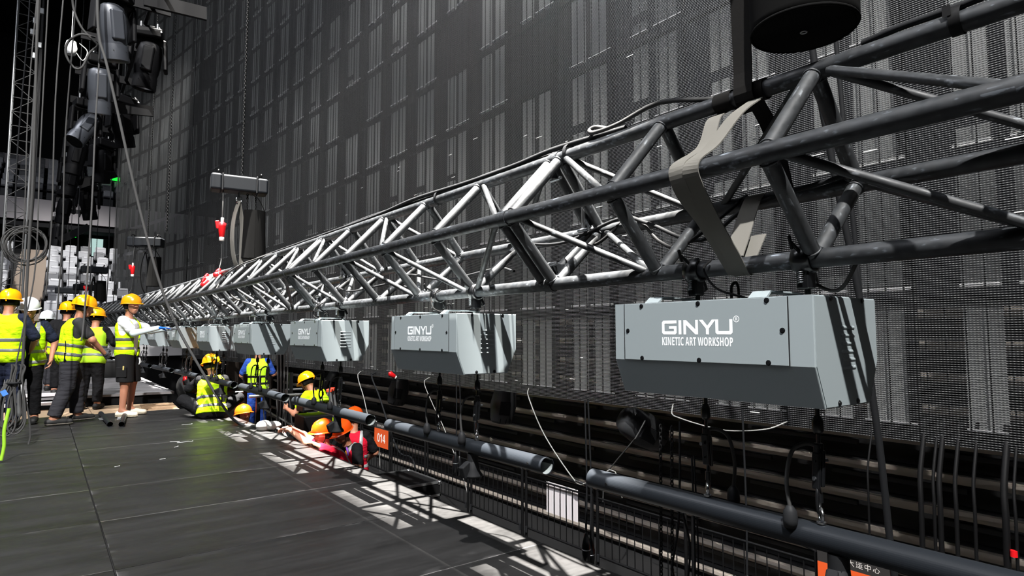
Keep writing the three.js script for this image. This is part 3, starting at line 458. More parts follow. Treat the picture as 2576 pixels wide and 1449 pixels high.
cab('looped grey cable hanging from the lighting bar, beside the silver lamp', [[.1, 6.3, 10.6], [.122, 6.09, 10.6], [.155, 5.858, 10.6], [.259, 5.626, 10.6], [.404, 5.48, 10.6], [.453, 5.42, 10.6], [.366, 5.3, 10.64], [.284, 5.07, 10.66], [.192, 5.057, 10.7], [.092, 5.22, 10.7], [.107, 5.394, 10.66], [.24, 5.527, 10.6], [.425, 5.54, 10.6]], .016, M.cableGrey);
for (const [x, z, y0, r, l] of [[.02, 11.6, 1.8, .012, 'dark hanging cable between the left lamp column and the tower'], [.2, 14, 1.2, .014, 'dark vertical cable above the white-helmeted worker'], [-.32, 12.2, .9, .01, 'thin cable hanging at the far left edge, behind the tower'], [.62, 19, 1.6, .014, 'thin dark cable hanging before the far seats'], [1.35, 20, 1.7, .013, 'thin black cable before the left edge of the LED wall'], [1.62, 21.5, 1.8, .012, 'thin black cable nearest the left edge of the LED wall'], [1.0, 21, 1.8, .012, 'thin black cable before the lit doorway'], [-.55, 16, 1.5, .016, 'dark cable hanging beside the coiled bundle']])
  cab(l, [[x, 12, z], [x + .03, 8, z], [x - .02, 5, z], [x + .02, 3, z], [x, y0, z]], r, z > 15 ? M.dark : M.cableGrey, 4);
{ // drop chain in front of the wall, left of the near screen
  tag(mesh('drop_chain', chainGeo(V(2.1, 3.5, 15.4), V(2.1, 11, 15.4), .05, .007), M.black), 'dark drop chain hanging beside the second hoist', 'chain');
  cab('black steel wire hanging straight down the LED wall, left of the hoist', [[3.05, 12.5, 18.5], [3.05, 8, 18.5], [3.04, 2.2, 18.5]], .014, M.black, 3);
}
// leaning dark rods behind the nearest truss section
cab('dark leaning tube behind the nearest truss section, running down past the box', [[3.48, 3.4, 1.7], [3.517, 2.854, 1.7], [3.65, 2.18, 1.67], [3.806, 1.391, 1.62], [3.887, .856, 1.61], [3.941, .484, 1.6], [4.022, -.073, 1.6], [4.06, -.4, 1.59]], .021, M.rubber, 6, 'tube');
cab('second thinner leaning tube behind the truss, right of the first', [[3.9, 3.5, 1.75], [3.925, 3.093, 1.75], [3.97, 2.69, 1.75], [3.999, 2.363, 1.75], [4.075, 1.809, 1.75], [4.126, 1.3, 1.75]], .016, M.rubber, 6, 'tube');
// ---------- moving-head lamps on the high bar ----------
{
  const t = thing('moving_head', 'silver-lit moving-head lamp, largest at the top left', 'stage lamp');
  // local: hangs from y = .62; barrel axis down
  mesh('base', [rbox(.42, .16, .36, .03, 0, .5, 0), rbox(.2, .06, .2, .02, 0, .61, 0)], M.lampBlack, t);
  mesh('yoke', [rbox(.06, .52, .22, .025, -.25, .16, 0, 0, 0, -.05), rbox(.06, .52, .22, .025, .25, .16, 0, 0, 0, .05), rbox(.5, .06, .2, .02, 0, .4, 0)], M.lampBlack, t);
  const h = new THREE.Group(); h.name = 'lamp_head'; t.add(h);
  mesh('shell', [lathe([[0, .36], [.1, .36], [.16, .32], [.185, .2], [.19, 0], [.18, -.12], [.165, -.2], [.175, -.21], [.178, -.42], [.165, -.43], [.16, -.4]], 26)], M.lampShell, h);
  mesh('lens', new THREE.CircleGeometry(.165, 24).rotateX(Math.PI / 2).translate(0, -.405, 0), M.lens, h);
  for (const z of [.165, -.165]) mesh('cover', rbox(.17, .42, .08, .03, 0, .06, z), M.lampShell, h);
  mesh('screw', [0, 1, 2, 3, 4, 5].map(i => new THREE.SphereGeometry(.006, 6, 4).translate(.183 * Math.cos(i), -.3, .183 * Math.sin(i))), M.black, h);
  mesh('clamp', [tube([-.12, .62, 0], [-.12, .72, 0], .02), tube([.12, .62, 0], [.12, .72, 0], .02)], M.bolt, t);
  mesh('safety_cable', cable([[.12, .6, .1], [.2, .5, .2], [.15, .62, .12]], .006), M.cableWhite, t);
  const list = [[.62, 5.62, 10.4, .15, .18, .3, ''], [.62, 5.55, 12.9, .25, .08, .1, 'grey moving-head lamp hanging under the silver-lit one'], [1.2, 5.7, 11.6, .1, -.12, -.2, 'large black moving-head lamp right of the silver-lit one', 1], [.52, 5.5, 15.4, -.3, -.5, .2, 'moving-head lamp tilted to the left, third down the left column'], [1.1, 5.4, 14.4, .1, .25, .4, 'dark moving-head lamp second down the right column', 1], [.46, 5.4, 17.6, .1, -.15, 0, 'dark moving-head lamp fourth down the left column', 1], [.95, 5.2, 17.2, .1, .1, .6, 'dark moving-head lamp third down the right column', 1], [.42, 5.3, 19.9, .1, -.1, .2, 'dark moving-head lamp fifth down the left column', 1], [.85, 4.8, 20.5, .1, .2, 0, 'dark moving-head lamp lowest of the right column', 1], [.36, 5.0, 23.0, .1, -.1, .1, 'small dark moving-head lamp sixth down the left column', 1], [.3, 4.7, 26.4, .1, -.1, 0, 'small dark moving-head lamp lowest of the left column', 1]];
  list.forEach(([x, y, z, rx, rz, ry, l, dark], i) => {
    const o = i ? copyOf(t, l) : t; o.position.copy(V(x, y, z)); o.rotation.y = ry; const hd = o.children.find(c => c.name === 'lamp_head'); hd.rotation.set(rx, 0, rz);
    if (dark) hd.traverse(c => { if (c.material === M.lampShell) c.material = M.lampBlack; });
  });
  const bar = thing('lighting_bar', 'dark ladder bar carrying the two columns of moving-head lamps', 'lighting bar');
  for (const dx of [-.27, .27]) mesh('rail', tube(V(.9 + dx, 6.5, 9), V(.62 + dx, 5.5, 27.2), .03), M.lampBlack, bar);
  for (let i = 0; i < 12; i++) { const z = 9.4 + 1.55 * i, k = (z - 9) / 18.2; mesh('rung', box(1.1, .14, .05, .9 - .28 * k, 6.5 - k, -z), M.lampBlack, bar); }
  for (const [x, y, z, a] of [[1.4, 6.2, 10.3, .05], [1.12, 5.55, 13.7, .1], [.9, 5.0, 17.9, .5], [.62, 4.15, 21.9, .6]]) mesh('cross_plate', box(.85, .2, .06, x, y, -z, 0, 0, a), M.lampBlack, bar);
  mesh('hanger', [tube(V(.9, 6.5, 10), V(.9, 20, 10), .012), tube(V(.75, 6, 18), V(.75, 20, 18), .012), tube(V(.65, 5.6, 26), V(.65, 20, 26), .012)], M.black, bar);
}
// four lamp heads hanging below the LED wall
{
  const t = thing('wash_lamp', 'grey cone-shaped lamp head lying tilted under the LED wall, nearest of four', 'stage lamp');
  mesh('shell', lathe([[0, .3], [.12, .28], [.17, .2], [.2, 0], [.17, -.22], [.15, -.26], [0, -.27]], 24), std(0x2f3032, { roughness: .5 }), t);
  for (const z of [.188, -.188]) mesh('panel', rbox(.16, .2, .03, .012, 0, -.02, z), M.dark, t);
  mesh('slot', [0, 1, 2, 3, 4].map(i => box(.012, .08, .004, .173 * Math.cos(i * .5 - .2), -.2, .173 * Math.sin(i * .5 - .2), 0, -i * .5 + .2 + Math.PI / 2)), M.black, t);
  [[5.5, .13, 4.75, .2, 1.15, ''], [5.6, .14, 7.55, .1, -.08, 'grey lamp head hanging upright under the LED wall, second of four', ], [5.6, .1, 11.0, .1, -.15, 'grey lamp head hanging under the LED wall above the orange sign'], [5.5, .05, 14.2, .1, -.3, 'grey lamp head under the LED wall right of the pit worker\'s yellow helmet']].forEach(([x, y, z, rx, rz, l], i) => { const o = i ? copyOf(t, l) : t; o.position.copy(V(x, y, z)); o.rotation.set(rx, -.5, rz); });
}
{ // lattice tower at the far left
  const t = thing('lattice_tower', 'tall dark lattice tower with cables at the far left', 'tower', V(-.9, FLOOR_Y, 27.2));
  const w = .3, h = 17; for (const [a, b] of [[-1, -1], [1, -1], [1, 1], [-1, 1]]) mesh('leg', tube([a * w, 0, b * w], [a * w, h, b * w], .03, 8), M.alu, t);
  const br = []; for (let i = 0; i < 34; i++) { const y = .5 * i, y1 = y + .5, f = i % 2 ? 1 : -1; br.push(tube([-w * f, y, w], [w * f, y1, w], .014, 6), tube([w, y, -w * f], [w, y1, w * f], .014, 6), tube([-w, y, w], [w, y, w], .014, 6), tube([w, y, -w], [w, y, w], .014, 6)); }
  mesh('lattice', br, M.cableGrey, t);
  mesh('fittings', [0, 1, 2, 3, 4, 5, 6].map(i => rbox(.16, .22, .16, .03, .25 + .12 * Math.sin(i * 2), 12.6 + .42 * i, .3)), M.alu, t); mesh('cable_bundle', [0, 1, 2].map(i => cable([[.4, h, .3], [.38 + .04 * i, 9, .3], [.42, 4, .35], [.4 + .03 * i, 1, .35]], .03)), M.black, t);
  const s = thing('lattice_tower', 'second lattice tower with many rungs, cut by the left edge', 'tower', V(-2.15, FLOOR_Y, 26));
  for (const c of t.children) if (c.name === 'leg' || c.name === 'lattice') s.add(c.clone());
  const lp = thing('small_lamp', 'small white lamp hanging right of the lattice tower top', 'stage lamp', V(.3, 9.7, 22)); mesh('body', [lathe([[0, .2], [.12, .2], [.16, 0], [.12, -.2], [0, -.2]], 14), tube([0, .2, 0], [0, 1.2, 0], .01)], M.whitePlastic, lp); mesh('lead', cable([[.12, -.1, 0], [.3, -.3, 0], [.4, 0, 0], [.2, .2, 0]], .015), M.cableWhite, lp);
}
{ // coils of cable hung on the rope
  const coil = (r, n, th, m) => Array.from({ length: n }, (_, i) => place(new THREE.TorusGeometry(r * (.8 + .3 * rnd()), th, 6, 28), rr(-.06, .06), rr(-.05, .05), rr(-.05, .05), rr(-.4, .4), rr(-.5, .5), 0));
  const t = thing('cable_coil', 'large loose coil of grey cable hanging left of the lamp columns', 'cable coil', V(-.3, 2.72, 13.4)); mesh('coils', coil(.3, 7, .012), M.cableGrey, t); mesh('tie', cable([[0, .3, 0], [.02, .6, 0], [0, 2.9, 0], [.02, 8, 0]], .012), M.ropeGrey, t);
  const u = thing('cable_bundle', 'tied bundle of grey cables hanging in front of the leftmost worker\'s legs', 'cable bundle', V(-.21, .5, 8.6));
  const loops = []; for (let i = 0; i < 11; i++) { const a = rr(.05, .1), h = rr(.2, .36), x = rr(-.06, .06), z = rr(-.05, .05); loops.push(cable([[x, .22, z], [x - a, .0, z], [x - a * .9, -h, z], [x, -h - .05, z], [x + a * .8, -h + .06, z], [x + a * .6, 0, z], [x + .02, .22, z], [x + a * .5, .34, z], [x + .02, .38, z]], .0095, 5)); }
  mesh('loops', loops, M.ropeGrey, u); mesh('tie', place(new THREE.TorusGeometry(.07, .014, 6, 16), 0, .18, 0, Math.PI / 2), M.rubber, u); mesh('tail', [cable([[.08, .1, 0], [.14, -.2, 0], [.16, -.4, 0], [.15, -.49, 0]], .01), cable([[0, .35, 0], [.05, .8, 0], [.12, 1.5, 0], [.1, 3, 0], [.08, 7, 0]], .008)], M.ropeGrey, u);
  mesh('tag', [box(.05, .06, .004, -.08, .08, .05, 0, 0, .5)], std(0x3f78c8), u);
  cab('coloured cable with green and orange sleeves at the left picture edge', [[-.215, .5, 7.6], [-.24, .3, 7.6], [-.235, .15, 7.6], [-.25, .02, 7.6]], .016, std(0x8fc32a, { roughness: .6 }));
}
// ---------- steel barriers in front of the bleacher ----------
{
  const t = thing('crowd_barrier', 'black steel barrier nearest the right picture edge, with a dark sign hung on it', 'barrier', V(4.5, 0, 1.15));
  const w = 1.06, y0 = -.99, y1 = -.33;
  mesh('frame', [cable([[0, -1.58, 0], [0, y1 - .12, 0], [0, y1 - .03, -.02], [0, y1, -.07], [0, y1, -.3], [0, y1, -w + .3], [0, y1, -w + .07], [0, y1 - .03, -w + .02], [0, y1 - .12, -w], [0, -1.58, -w]], .016, 5, 8), tube([0, y0, 0], [0, y0, -w], .013), tube([0, y1 - .1, 0], [0, y1 - .1, -w], .01)], M.black, t);
  for (let i = 1; i < 11; i++) mesh('bar', tube([0, y0, -w * i / 11], [0, y1 - .1, -w * i / 11], .0055, 6), M.black, t);
  mesh('foot', [box(.5, .02, .06, 0, -1.59, -.02), box(.5, .02, .06, 0, -1.59, -w + .02)], M.black, t);
  mesh('coupling', [tube([-.02, y0 + .02, -.02], [-.02, y0 - .05, -.02], .012, 8), tube([-.02, y0 + .02, -w + .02], [-.02, y0 - .05, -w + .02], .012, 8)], M.dark, t);
  const lab = ['', 'black steel barrier second from the right picture edge', 'black steel barrier third from the right edge, behind the hanging chains', 'black steel barrier with a sheet of white paper strips tied behind its bars', 'black steel barrier just left of the white paper strips', 'black steel barrier second to the left of the white paper strips', 'black steel barrier right of the orange number sign', 'black steel barrier carrying the orange number sign', 'black steel barrier behind the pit crew in red vests', 'black steel barrier farthest into the pit'];
  for (let i = 1; i < 10; i++) copyOf(t, lab[i], V(4.5, 0, 1.15 + 1.137 * i));
  const p = thing('paper_sheet', 'white sheet tied behind a barrier\'s bars, showing as pale strips', 'paper', V(4.53, 0, 0)); mesh('sheet', box(.004, .33, .5, 0, -.585, -5.05, .0), M.paper, p); mesh('tie', [tube([0, -.42, -4.82], [-.04, -.4, -4.82], .004, 6), tube([0, -.42, -5.28], [-.04, -.4, -5.28], .004, 6)], M.black, p);
  // number sign: print on its face
  const cv = document.createElement('canvas'); cv.width = 512; cv.height = 384; const g = cv.getContext('2d');
  const han = (x, y, s, strokes) => { g.lineWidth = s * .09; for (const st of strokes) { g.beginPath(); st.forEach(([a, b], i) => i ? g.lineTo(x + a * s, y + b * s) : g.moveTo(x + a * s, y + b * s)); g.stroke(); } };
  const H = { shen: [[[.08, .12], [.2, .22]], [[.05, .38], [.17, .48]], [[.06, .95], [.24, .6]], [[.36, .28], [.36, .12], [.96, .12], [.94, .28]], [[.52, .24], [.4, .42]], [[.74, .24], [.9, .4]], [[.32, .56], [.98, .56]], [[.65, .42], [.65, .98]], [[.62, .58], [.34, .9]], [[.68, .58], [.96, .88]]], zhen: [[[.05, .36], [.38, .36]], [[.21, .1], [.21, .8]], [[.03, .86], [.4, .74]], [[.52, .12], [.52, .6], [.42, .92]], [[.72, .16], [.72, .82]], [[.93, .1], [.93, .96]]], da: [[[.06, .38], [.94, .38]], [[.5, .06], [.48, .45], [.08, .94]], [[.52, .45], [.94, .94]]], yun: [[[.1, .1], [.2, .24]], [[.04, .4], [.2, .4], [.18, .76], [.06, .9]], [[.2, .82], [.98, .94]], [[.42, .16], [.88, .16]], [[.34, .38], [.96, .38]], [[.6, .38], [.44, .7], [.88, .64]], [[.78, .5], [.92, .76]]], zhong: [[[.12, .26], [.12, .64], [.88, .64], [.88, .26], [.12, .26]], [[.5, .04], [.5, .98]]], xin: [[[.14, .48], [.06, .78]], [[.32, .36], [.32, .8], [.42, .9], [.7, .9], [.76, .7]], [[.5, .2], [.6, .42]], [[.76, .38], [.92, .66]]] };
  const face = (top) => {
    g.fillStyle = '#2a2827'; g.fillRect(0, 0, 512, 384); g.fillStyle = '#d4521f'; g.fillRect(0, 92, 512, 292);
    g.strokeStyle = '#cfc9c4'; ['shen', 'zhen', 'da', 'yun', 'zhong', 'xin'].forEach((k, i) => han(96 + i * 54, 22, 46, H[k]));
    if (top) { g.fillStyle = '#eee6df'; g.font = 'bold 190px sans-serif'; g.textAlign = 'center'; g.save(); g.translate(256, 306); g.scale(.95, 1); g.fillText('014', 0, 0); g.restore(); }
    const tx = new THREE.CanvasTexture(cv); tx.colorSpace = THREE.SRGBColorSpace; const d = g.getImageData(0, 0, 512, 384).data, t2 = tex(512, 384, (u, v) => { const i = (Math.min(383, Math.floor((1 - v) * 384)) * 512 + Math.floor(u * 512)) * 4; return [d[i], d[i + 1], d[i + 2]]; }); t2.wrapS = t2.wrapT = THREE.ClampToEdgeWrapping; return t2;
  };
  const sign = (label, z, y, m) => { const s = thing('number_sign', label, 'sign', V(4.46, y, z), -Math.PI / 2); mesh('plate', rbox(.52, .39, .012, .003), M.dark, s); mesh('print', new THREE.PlaneGeometry(.515, .385).translate(0, 0, .0068), std(0xffffff, { map: m, roughness: .55 }), s); mesh('tie', [tube([-.2, .19, 0], [-.2, .22, -.03], .004, 6), tube([.2, .19, 0], [.2, .22, -.03], .004, 6)], M.black, s); };
  sign('orange sign with a white number under a dark heading on the barrier', 9.33, -.43, face(true)); sign('dark topped orange sign cut by the bottom edge at right, behind the pipe', 2.0, -.5, face(false));
}
// ---------- pit clutter ----------
{
  const c = thing('flight_case', 'black flight case with metal edges standing below the stage edge', 'case', V(2.86, 0, 5.71));
  mesh('body', rbox(.7, .55, .66, .006, 0, -.53, 0), M.blackMatt, c); const ed = []; for (const y of [-.256, -.38, -.44, -.8]) for (const s of [-1, 1]) ed.push(box(.712, .022, .012, 0, y, s * .33), box(.012, .022, .672, s * .35, y, 0)); mesh('edging', ed, M.alu, c);
  for (const [a, b] of [[-1, -1], [1, -1], [1, 1], [-1, 1]]) { mesh('corner', new THREE.SphereGeometry(.026, 10, 8).translate(a * .345, -.262, b * .325), M.steel, c); mesh('leg', box(.05, .8, .05, a * .3, -1.2, b * .28), M.black, c); }
  mesh('label', box(.05, .002, .035, -.12, -.254, .02), M.paper, c);
  const l = thing('step_ladder', 'silver step ladder with red top caps standing in the pit', 'ladder', V(3.95, FLOOR_Y, 10.2), R(60));
  for (const s of [-1, 1]) { mesh('rail', tube([s * .16, 1.84, .0], [s * .26, 0, .3], .022, 8), M.alu, l); mesh('rail', tube([s * .15, 1.84, -.08], [s * .24, 0, -.45], .018, 8), M.alu, l); mesh('cap', rbox(.14, .05, .09, .012, s * .12, 1.87, -.02), std(0xd8452c, { roughness: .4 }), l); }
  for (let i = 1; i < 6; i++) mesh('tread', box(.34 + .03 * (5 - i), .025, .09, 0, .3 * i, .25 - .05 * i), M.alu, l);
  const r = thing('equipment_frame', 'black steel frame with shelves, cables and hand tools standing in the pit', 'frame', V(3.08, FLOOR_Y, 10.45));
  for (const [x, z] of [[-.35, .35], [.4, .4], [-.35, -.45], [.4, -.45]]) mesh('post', box(.06, 2.15, .06, x, 1.07, z), M.black, r);
  mesh('top_rail', [tube([-.5, 1.85, .4], [.65, 1.83, .4], .022), tube([-.5, 1.85, -.45], [.6, 1.85, -.45], .02)], M.alu, r);
  mesh('shelf', box(.85, .03, .85, .02, 1.15, 0), M.dark, r); mesh('shelf', box(.85, .03, .85, .02, .55, 0), M.dark, r); mesh('strut', [tube([-.35, .3, .36], [.4, 1.0, .4], .018), tube([.4, 1.2, .4], [-.35, 1.7, .36], .014)], M.alu, r);
  mesh('cables', [0, 1, 2, 3, 4, 5].map(i => cable([[-.3 + .1 * i, 1.84, .42], [-.28 + .11 * i, 1.5 - .05 * i, .46], [-.2 + .1 * i, 1.2, .44], [-.25 + .12 * i, .7, .42], [-.2 + .1 * i, .3, .4]], .009)), M.cableGrey, r);
  const mk = (n, l2, pos, gs, m, cat) => { const o = thing(n, l2, cat, pos); gs.forEach(([pn, g2, mm]) => mesh(pn, g2, mm || m, o)); return o; };
  mk('cloth_bundle', 'white cloth bundle lying on the stage edge by the pit frame', V(2.27, .06, 8.1), [['cloth', new THREE.SphereGeometry(.1, 16, 10).scale(1, .7, .8)], ['fold', new THREE.SphereGeometry(.09, 14, 8).scale(1.1, .6, 1).translate(.1, .0, .04)]], M.cableWhite, 'cloth');
  mk('speaker_box', 'black box with a handle in the pit beside the step ladder', V(3.2, -.35, 8.95), [['body', rbox(.42, .8, .42, .02)], ['handle_cup', rbox(.16, .2, .02, .01, -.05, .1, .212), M.dark], ['handle', tube([-.05, .02, .23], [-.05, .12, .23], .03), M.cableGrey], ['stand', rbox(.4, .84, .4, .01, 0, -.82, 0)]], M.black, 'box');
  mk('control_console', 'small black control console with a grey front on top of the pit box', V(3.2, .15, 8.95), [['body', rbox(.42, .11, .3, .02)], ['front', rbox(.38, .05, .02, .008, 0, .0, .155), M.cableGrey], ['knob', [-.12, -.04, .05, .13].map(x => tube([x, .05, .05], [x, .08, .05], .014, 8)), M.dark]], M.black, 'console');
  mk('cable_reel', 'coil of bright green cable lying on the console in the pit', V(3.3, .24, 8.85), [['coil', [new THREE.TorusGeometry(.075, .022, 8, 20).rotateX(1.2), new THREE.TorusGeometry(.06, .02, 8, 20).rotateX(1).translate(0, .03, 0)], std(0xb9ea10)], ['tie', place(new THREE.TorusGeometry(.025, .008, 6, 12), .07, .02, 0, 0, 1.5, 0), M.black]], M.black, 'cable coil');
  mk('cable_mast', 'thin black mast with cable bundles rising in the pit behind the frame', V(3.3, FLOOR_Y, 10.9), [['pole', tube([0, 0, 0], [0, 2.5, 0], .045)], ['cables', [0, 1, 2, 3].map(i => cable([[.06 * i - .08, 2.5, .06], [.05 * i - .06, 1.6, .1], [.06 * i - .1, .6, .07], [.05 * i, 0, .1]], .014)), M.cableGrey]], M.black, 'mast');
  mk('red_connector', 'red connector hanging beside the far pipe, left of the seated worker', V(2.8, .1, 16.6), [['shell', lathe([[0, -.1], [.05, -.1], [.07, 0], [.06, .1], [0, .1]], 12)], ['lead', cable([[0, .1, 0], [.02, .5, 0], [0, .9, 0]], .014), M.rubber]], M.red, 'plug');
  mk('plastic_bag', 'clear-grey bundle hanging below the far pipes beside the brown panel', V(2.85, -.1, 17.3), [['bag', new THREE.SphereGeometry(.2, 14, 10).scale(.7, 1.3, .7)], ['knot', lathe([[0, .24], [.05, .24], [.02, .3], [.05, .36], [0, .36]], 10)]], M.cableGrey, 'bag');
  mk('red_tag', 'small red plug hanging under the LED wall above the pit crew', V(4.6, .55, 9.3), [['shell', lathe([[0, -.07], [.035, -.07], [.045, .03], [0, .06]], 12).rotateZ(1)], ['collar', place(new THREE.CylinderGeometry(.03, .03, .05, 12), .06, -.04, 0, 0, 0, 1), M.whitePlastic]], M.red, 'plug');
  // on the stage
  mk('storage_tub', 'grey plastic tub standing on the far deck between two workers', V(1.25, .18, 17.6), [['tub', lathe([[0, 0], [.26, 0], [.36, .38], [.38, .38], [.38, .41], [.33, .41], [.24, .04], [0, .04]], 4, Math.PI / 4).scale(1.2, 1, .9)], ['contents', [0, 1, 2, 3].map(i => rbox(.14, .05, .1, .01, -.2 + .13 * i, .4, .05 * (i % 2), 0, i, .2)), M.alu]], M.cableGrey, 'tub');
  for (const [x, z, a, l2] of [[.757, 10.35, .01, 'short black tube with bolts lying on the stage, left of two'], [.968, 10.25, -.125, 'short black tube with bolts lying on the stage by the white shoes']]) { const o = mk('short_tube', l2, V(x, .034, z), [['tube', [tube([0, 0, -.7], [0, 0, .7], .033, 16, .033, true)], Object.assign(M.pipe.clone(), { side: THREE.DoubleSide })], ['bolt', [tube([-.03, .0, .1], [-.075, .0, .1], .008, 6), tube([-.03, 0, -.05], [-.075, 0, -.05], .008, 6)], M.bolt]], M.pipe, 'tube'); o.rotation.y = a; }
  for (const [x, z, a, w, l2] of [[1.6, 9.27, .2, .13, 'white plastic strip on the stage in front of the seated worker'], [1.33, 7.78, .1, .16, 'thin white cable tie on the stage, nearer than the white strip'], [1.24, 7.86, -.5, .1, 'short white cable tie beside the longer one on the stage'], [1.2, 7.5, .7, .05, 'tiny white scrap on the stage near the cable ties'], [.98, 6.85, .2, .05, 'tiny white scrap on the middle of the stage'], [.6, 6.72, .4, .04, 'tiny white scrap on the stage near the long seam']]) { const o = mesh('scrap', [rbox(w, .003, .009, .0012), rbox(.009, .006, .01, .002, w / 2, .001, 0)], M.whitePlastic); o.position.copy(V(x, .003, z)); o.rotation.y = a; tag(o, l2, 'scrap'); }
}
// ---------- wires and cables hanging between wall, pipes and pit ----------
const wire = (l, pts, r, m) => cab(l, pts, r, m, 6, 'wire');
wire('thin pale wire drooping to a silver joint right of the orange sign\'s pipe', [[5.1, .5, 6.32], [4.42, .49, 5.477], [4.42, .104, 5.202], [4.42, -.291, 4.732], [4.42, -.296, 4.587], [4.42, -.205, 4.389], [4.44, -.1, 4.2], [4.5, -.36, 4.15]], .0065, M.cableWhite);
tag(mesh('wire_joint', tube(V(4.42, -.292, 4.71), V(4.42, -.298, 4.6), .012, 8), M.steel), 'silver joint on the drooping pale wire', 'joint');
wire('thin grey wire falling from the lying lamp head behind the nearest pipe', [[5.2, .28, 4.45], [4.9, .15, 4.319], [4.9, .094, 4.373], [4.9, -.195, 4.657], [4.9, -.333, 4.776], [4.9, -.6, 4.8]], .007, M.cableGrey);
wire('black cable slanting down under the LED wall past the orange sign', [[5.12, .5, 10.85], [4.95, .435, 10.817], [4.95, .058, 10.461], [4.95, -.762, 9.725], [4.95, -.871, 9.153], [4.97, -1.58, 9.0]], .016, M.rubber);
wire('pale kinked wire falling to the pipe end left of the orange sign', [[5.08, .5, 11.5], [4.95, .401, 11.455], [4.95, .002, 11.156], [4.95, -.416, 10.87], [4.95, -.45, 10.525], [4.97, -1.58, 10.4]], .009, M.cableWhite);
wire('thin pale wire slanting behind the second winch box\'s hook chains', [[5.1, .5, 8.9], [4.95, .425, 8.824], [4.95, .089, 8.525], [4.95, -.266, 8.159], [4.97, -1.0, 7.6], [4.97, -1.58, 7.5]], .007, M.cableWhite);
wire('glossy white cable bowed below the LED wall under the largest winch box', [[5.1, .5, 4.0], [4.95, .43, 3.899], [4.95, .404, 3.852], [4.95, .359, 3.579], [4.95, .339, 3.285], [4.95, .394, 2.918], [5.1, .46, 2.8]], .0065, M.cableWhite);
[[2.129, .01, 'first from the left'], [1.78, .022, 'second from the left'], [1.699, .014, 'third from the left'], [1.663, .022, 'fourth from the left'], [1.569, .017, 'third from the right'], [1.464, .014, 'second from the right'], [1.299, .026, 'thickest, at the right'], [1.247, .012, 'nearest the right picture edge']].forEach(([z, r, l]) =>
  cab(`dark cable hanging from the LED wall\'s lower edge at right, ${l}`, [[5.16, .6, z], [5.1, .44, z], [5.02, .2, z + .004], [4.99, 0, z - .004], [5.0, -.4, z + .005], [5.0, -1.2, z + .012], [5.0, -1.55, z]], r * .8, M.black, 6));
tag(mesh('red_tape', tube(V(4.985, -.17, 1.262), V(4.985, -.21, 1.262), .02, 10), M.red), 'red tape round the hanging cable near the right picture edge', 'tape');
{
  tag(mesh('hanging_chain', chainGeo(V(3.2, .62, 2.613), V(3.2, -.75, 2.635), .034, .005), M.black), 'thin black chain hanging behind the nearest pipe, left of two', 'chain');
  tag(mesh('hanging_chain', chainGeo(V(3.2, .62, 2.523), V(3.2, -.75, 2.551), .034, .005), M.black), 'thin black chain hanging behind the nearest pipe, right of two', 'chain');
  wire('black cable hanging beside the thin chains behind the nearest pipe', [[3.2, .66, 2.46], [3.2, .3, 2.47], [3.18, 0, 2.475], [3.15, -.25, 2.5], [3.2, -.32, 2.44], [3.22, -.1, 2.42], [3.2, .1, 2.45]], .007, M.rubber);
  const plugs = (l, x, y, z, n) => { const o = thing('cable_plug', l, 'plug', V(x, y, z)); for (let i = 0; i < n; i++) { mesh('plug', [lathe([[0, -.14], [.024, -.14], [.027, -.09], [.03, -.08], [.03, -.02], [.02, .02], [.01, .06], [0, .06]], 12).translate(i * .06, -i * .05, -i * .02)], M.blackGloss, o); mesh('collar', place(new THREE.TorusGeometry(.029, .004, 6, 14), i * .06, -.05 - i * .05, -i * .02, Math.PI / 2), M.bolt, o); mesh('lead', cable([[i * .06, .05 - i * .05, -i * .02], [i * .06 + .01, .4, -i * .02], [i * .05, .95, -i * .02]], .006), M.rubber, o); } };
  plugs('pair of black plugs hanging low behind the second pipe', 3.0, -.2, 3.1, 2); plugs('pair of black plugs hanging near the bottom edge below the thin chains', 3.3, -.52, 2.45, 2); plugs('single black plug hanging in front of the barriers, right of the thin chains', 3.1, -.16, 1.96, 1);
  plugs('pair of small black plugs hanging above the flight case', 3.4, -.05, 5.4, 2);
}
